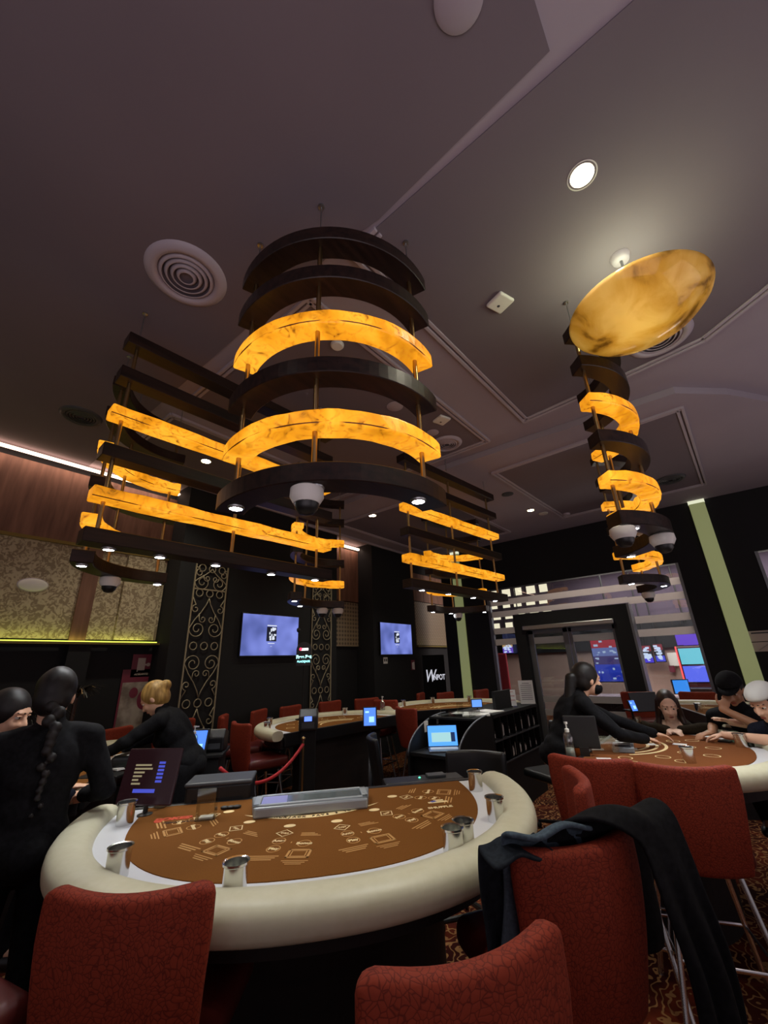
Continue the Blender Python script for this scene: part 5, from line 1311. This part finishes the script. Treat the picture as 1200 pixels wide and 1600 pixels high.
    b = MB(); b.ell(H(.094, 0, -.060), (.006, .021, .004), Rh); b.ell(H(.093, 0, -.068), (.006, .018, .0045), Rh); b.build('lips', 'lip', t, smooth=True)
    # clothes
    b = MB(); torso(b, .012); arms(b, .011, sleeve if sleeve <= 1 else 1)
    if neckline is None: b.cap(V_['neck'] - Vector((0, 0, .03)), V_['neck'] + (hc_ - V_['neck']) * .18, .064 * sc, .062 * sc)
    if sleeve < .2:
        pass
    me = remesh(b, .011, 5, .0035, len(label)); 
    if neckline:
        bm2 = bmesh.new(); bm2.from_mesh(me); c0 = Vector(neckline[0]) - O; dead = [v_ for v_ in bm2.verts if (v_.co - c0).length < neckline[1]]; bmesh.ops.delete(bm2, geom=dead, context='VERTS'); bm2.to_mesh(me); bm2.free()
    meshobj('shirt', me, shirt, t)
    b = MB(); legs(b, .012); b.ell(V_['pelvis'] - Vector((0, 0, .03)), (.13 * sc, .175 * sc, .11)); meshobj('trousers', remesh(b, .014, 4), trousers, t)
    for q in 'LR':
        b = MB(); f_ = Matrix.Rotation(R(J['yaw']), 3, 'Z'); rot = f_; b.ell(V_['a' + q] + f_ @ Vector((.05, 0, -.045)), (.13, .045, .042), rot); b.build('shoe', 'plastic', t, smooth=True)
    return t, H, Rh, V_
def hair_cap(t, H, Rh, material, hs=1.0, parts=()):
    b = MB(); b.ell(H(-.022, 0, .032), (.104 * hs, .085 * hs, .104 * hs), Rh, 24, 16); b.ell(H(-.045, 0, -.01), (.075 * hs, .079 * hs, .09 * hs), Rh, 24, 16)
    for p_ in parts: p_(b)
    return meshobj('hair', remesh(b, .008, 3, .0012, 3), material, t)
def ground(p): return (p[0], p[1], .08)
# 1. braided dealer at left, back to us -----------------------------------------
hx, hy = at_z(92, 1094, 1.49)[:2]; k_ = 2.72 / math.hypot(hx, hy); hx, hy = hx * k_, hy * k_
def stand_pose(c, yaw, hz, wrL, wrR, elL, elR, lean=0, hpitch=0, hyaw=None, sw=.175, fL=None, fR=None, z0=1.0):
    f_ = Vector((math.cos(R(yaw)), math.sin(R(yaw)), 0)); l_ = Vector((-f_.y, f_.x, 0)); c = Vector((c[0], c[1], 0)); s_ = hz / 1.49
    def P(f, l, z): return c + f_ * f + l_ * l + Vector((0, 0, z))
    k1, k2 = math.sin(R(lean)), math.cos(R(lean)); pz = .93 * s_
    def U(d, l, up): # along torso from pelvis
        return P(up * s_ * k1 + d * k2, l, pz + up * s_ * k2 - d * k1)
    J = dict(pelvis=U(0, 0, 0), chest=U(0, 0, .28), neck=U(.0, 0, .45), head=U(.02, 0, .58), sL=U(0, sw, .38), sR=U(0, -sw, .38), hL=P(0, .09, .88 * s_), hR=P(0, -.09, .88 * s_), kL=P(.02, .10, .5 * s_), kR=P(.02, -.10, .5 * s_), aL=P(0, .11, .09), aR=P(0, -.11, .09), eL=P(*elL), eR=P(*elR), wL=P(*wrL), wR=P(*wrR), yaw=yaw if hyaw is None else hyaw, pitch=hpitch)
    if fL: J['fL'] = P(*fL)
    if fR: J['fR'] = P(*fR)
    return {k2_: (tuple(v_) if isinstance(v_, Vector) else v_) for k2_, v_ in J.items()}
J = stand_pose((hx - .02, hy - .03), 82, 1.49, (.28, .16, 1.02), (.24, -.24, 1.02), (.0, .27, 1.08), (-.02, -.27, 1.08), lean=3, hpitch=12, hyaw=66)
t, H, Rh, V_ = person('woman dealer in black with a long braid down her back, standing at far left', J, shirt='blackcloth')
hair_cap(t, H, Rh, 'hair')
b = MB()
top = V_['head'] + Vector((-.02, -.10, -.02)); 
for i in range(15):
    f = i / 14; p_ = Vector((top.x + .01 * math.sin(i * 2.1), V_['head'].y - .10 - .055 * min(1, f * 4) - .01 * f, V_['head'].z - .04 - .42 * f)); r_ = .030 * (1 - .62 * f)
    b.ell(p_ + Vector(((1 if i % 2 else -1) * r_ * .35, 0, 0)), (r_, r_ * .85, r_ * 1.05), None, 12, 8)
meshobj('braid', remesh(b, .005, 1), 'hair', t)
b = MB(); b.ell(V_['pelvis'] + Vector((.02, .11, .02)), (.09, .05, .14)); b.build('orange_apron', 'orangecloth', t, smooth=True)
# 2. seated man at far left edge ---------------------------------------------------
def sit_pose(c, yaw, head, lean_f, wL, wR, eL, eR, hyaw=None, hpitch=0, hroll=0, sw=.19, fL=None, fR=None, zs=.80):
    """c seat position, everything else world coordinates"""
    f_ = Vector((math.cos(R(yaw)), math.sin(R(yaw)), 0)); l_ = Vector((-f_.y, f_.x, 0)); c = Vector((c[0], c[1], 0)); head = Vector(head)
    pe = c + Vector((0, 0, zs)); nk = head - Vector((0, 0, .15)) - f_ * .03; ch = pe.lerp(nk, .62)
    P = lambda f, l, z: c + f_ * f + l_ * l + Vector((0, 0, z))
    sh = nk - Vector((0, 0, .07)) - f_ * .0
    J = dict(pelvis=pe, chest=ch, neck=nk, head=head, sL=sh + l_ * sw, sR=sh - l_ * sw, hL=P(.02, .1, zs - .02), hR=P(.02, -.1, zs - .02), kL=P(.40, .13, zs - .06), kR=P(.40, -.13, zs - .06), aL=P(.30, .12, .36), aR=P(.30, -.12, .36), eL=eL, eR=eR, wL=wL, wR=wR, yaw=yaw if hyaw is None else hyaw, pitch=hpitch, roll=hroll)
    if fL: J['fL'] = fL
    if fR: J['fR'] = fR
    return {k2_: (tuple(v_) if isinstance(v_, Vector) else v_) for k2_, v_ in J.items()}
hd = at_z(14, 1116, 1.40); k_ = 3.25 / math.hypot(hd.x, hd.y); hm = Vector((hd.x * k_, hd.y * k_, 1.41))
J = sit_pose((hm.x - .12, hm.y - .05), 20, hm, .1, (hm.x + .38, hm.y + .1, .98), (hm.x + .3, hm.y - .2, .99), (hm.x + .12, hm.y + .22, 1.0), (hm.x + .05, hm.y - .26, 1.0), hyaw=-48, hpitch=14)
t, H, Rh, V_ = person('dark haired man at the far left edge, half hidden behind the braided dealer', J, skin='skin', shirt='navycloth', female=False)
hair_cap(t, H, Rh, 'hair', 1.04)
# 3. blonde dealer leaning left -------------------------------------------------
hd = at_z(238, 1088, 1.40); k_ = 4.2 / math.hypot(hd.x, hd.y); hb = Vector((hd.x * k_, hd.y * k_, 1.40)); yw = 135
f_ = Vector((math.cos(R(yw)), math.sin(R(yw)), 0)); c_ = hb - f_ * .36
J = stand_pose((c_.x, c_.y), yw, 1.49, (.60, .18, 1.02), (.58, -.16, 1.02), (.40, .26, 1.12), (.36, -.26, 1.10), lean=34, hpitch=38, fL=(.75, .18, .99), fR=(.72, -.14, .99))
t, H, Rh, V_ = person('blonde woman dealer in black leaning over the left table with an orange apron', J, hair='blondehair')
hair_cap(t, H, Rh, 'blondehair', 1.02, [lambda b: b.ell(H(-.12, 0, .03), (.045, .045, .045))])
b = MB(); b.ell(V_['pelvis'] + f_ * .13 + Vector((0, 0, .06)), (.07, .11, .17)); b.build('orange_apron', 'orangecloth', t, smooth=True)
# 4. masked dealer at right -------------------------------------------------------
hd = at_z(923, 1068, 1.41); k_ = 3.95 / math.hypot(hd.x, hd.y); hb = Vector((hd.x * k_, hd.y * k_, 1.40)); yw = -58
f_ = Vector((math.cos(R(yw)), math.sin(R(yw)), 0)); l_ = Vector((-f_.y, f_.x, 0)); c_ = hb - f_ * .33
J = stand_pose((c_.x, c_.y), yw, 1.49, (.74, .06, 1.02), (.60, -.12, 1.01), (.46, .16, 1.13), (.38, -.24, 1.06), lean=30, hpitch=8, hyaw=-46, fL=(.9, .04, .985), fR=(.74, -.02, .985))
t, H, Rh, V_ = person('woman dealer with black face mask and ponytail leaning over the right table', J)
hair_cap(t, H, Rh, 'hair', 1.02, [lambda b: b.cap(H(-.09, 0, .02), H(-.14, 0, .0), .032, .04), lambda b: b.cap(H(-.14, 0, .0), H(-.155, 0, -.16), .04, .045), lambda b: b.cap(H(-.155, 0, -.16), H(-.15, 0, -.36), .045, .015)])
b = MB(); b.ell(H(.055, 0, -.055), (.062, .062, .052), Rh); b.build('face_mask', 'blackcloth', t, smooth=True)
b = MB(); b.ell(H(-.115, 0, .03), (.018, .03, .02), Rh); b.build('hair_clip', 'chrome', t, smooth=True)
b = MB(); b.ell(V_['pelvis'] + f_ * .10 - l_ * .06 + Vector((0, 0, .06)), (.08, .10, .15)); b.build('orange_apron', 'orangecloth', t, smooth=True)
# 5. seated woman ----------------------------------------------------------------
hg = Vector((4.84, .575, 1.15))
J = sit_pose((5.26, .62), 183, hg, .2, (4.68, .50, .975), (4.66, .60, .975), (4.82, .27, .985), (4.82, .90, .985), hyaw=192, hpitch=16, hroll=0, sw=.165, fL=(4.62, .58, .97), fR=(4.62, .54, .97))
t, H, Rh, V_ = person('young woman with long brown hair in an olive top, seated with folded hands', J, skin='skin_lit', hair='brownhair', shirt='olivecloth', neckline=((4.86, .585, 1.0), .085))
def long_hair(b):
    for q in (-1, 1):
        b.cap(H(-.02, q * .070, .04), H(-.015, q * .088, -.10), .026, .026); b.cap(H(-.015, q * .088, -.10), hg - Vector((5.26, .62, 0)) + Vector((.0, -q * .12, -.25)), .026, .02)
    b.cap(H(-.07, 0, .0), H(-.09, 0, -.2), .07, .07)
hair_cap(t, H, Rh, 'brownhair', 1.0, [long_hair])
# 6. black cap man -----------------------------------------------------------------
hb = Vector((4.68, .075, 1.30))
J = sit_pose((5.0, -.14), 155, hb, .2, (4.56, .20, 1.20), (4.52, .28, .99), (4.66, -.10, .99), (4.88, .28, 1.0), hyaw=168, hpitch=26, sw=.20, fL=(4.58, .12, 1.24), fR=(4.44, .36, .98))
J['wL'] = (4.57, .17, 1.16); J['eL'] = (4.52, -.13, .99)
t, H, Rh, V_ = person('man in a black cap resting his chin on his hand at the right table', J, skin='skind', shirt='blackcloth', female=False, sleeve=.05, curls=(1.2, .6), hand_up=((-1, 0, 0), (0, 0, 1)))
hair_cap(t, H, Rh, 'hair', .98)
def cap_part(H, Rh, material, name, back=False):
    b = MB()
    q = bmesh.ops.create_uvsphere(b.bm, u_segments=28, v_segments=20, radius=1)
    for v_ in list(q['verts']):
        if v_.co.z < -.05: b.bm.verts.remove(v_)
    for v_ in b.bm.verts: v_.co = H(v_.co.x * .112 - .012, v_.co.y * .09, v_.co.z * .085 + .055)
    sg = -1 if back else 1
    rows = []
    for i in range(9):
        a = R(-62 + 124 * i / 8); r0, r1 = .098, .18
        rows.append([b.bm.verts.new(H(-.012 + sg * (math.cos(a) * r0), math.sin(a) * .085, .055)), b.bm.verts.new(H(-.012 + sg * (math.cos(a) * r1), math.sin(a) * .08, .040 - .0)), ])
    for i in range(8): b.bm.faces.new((rows[i][0], rows[i + 1][0], rows[i + 1][1], rows[i][1]))
    return b.build(name, material, t, smooth=True, solid=.005)
cap_part(H, Rh, 'blackcloth', 'black_cap')
# 7. white cap man ------------------------------------------------------------------
hb = Vector((4.22, -.10, 1.245))
J = sit_pose((4.62, -.52), 125, hb, .2, (4.36, .20, 1.0), (4.62, .14, 1.06), (4.18, -.16, 1.0), (4.62, -.22, 1.02), hyaw=142, hpitch=24, sw=.20, fL=(4.38, .34, .97), fR=(4.50, .25, 1.12))
t, H, Rh, V_ = person('man in a backwards white cap, forearms on the right table, at the right edge', J, skin='skin', shirt='navycloth', female=False, sleeve=.05, curls=(.9, .3))
hair_cap(t, H, Rh, 'hair', .98)
cap_part(H, Rh, 'whitecloth', 'white_cap', True)
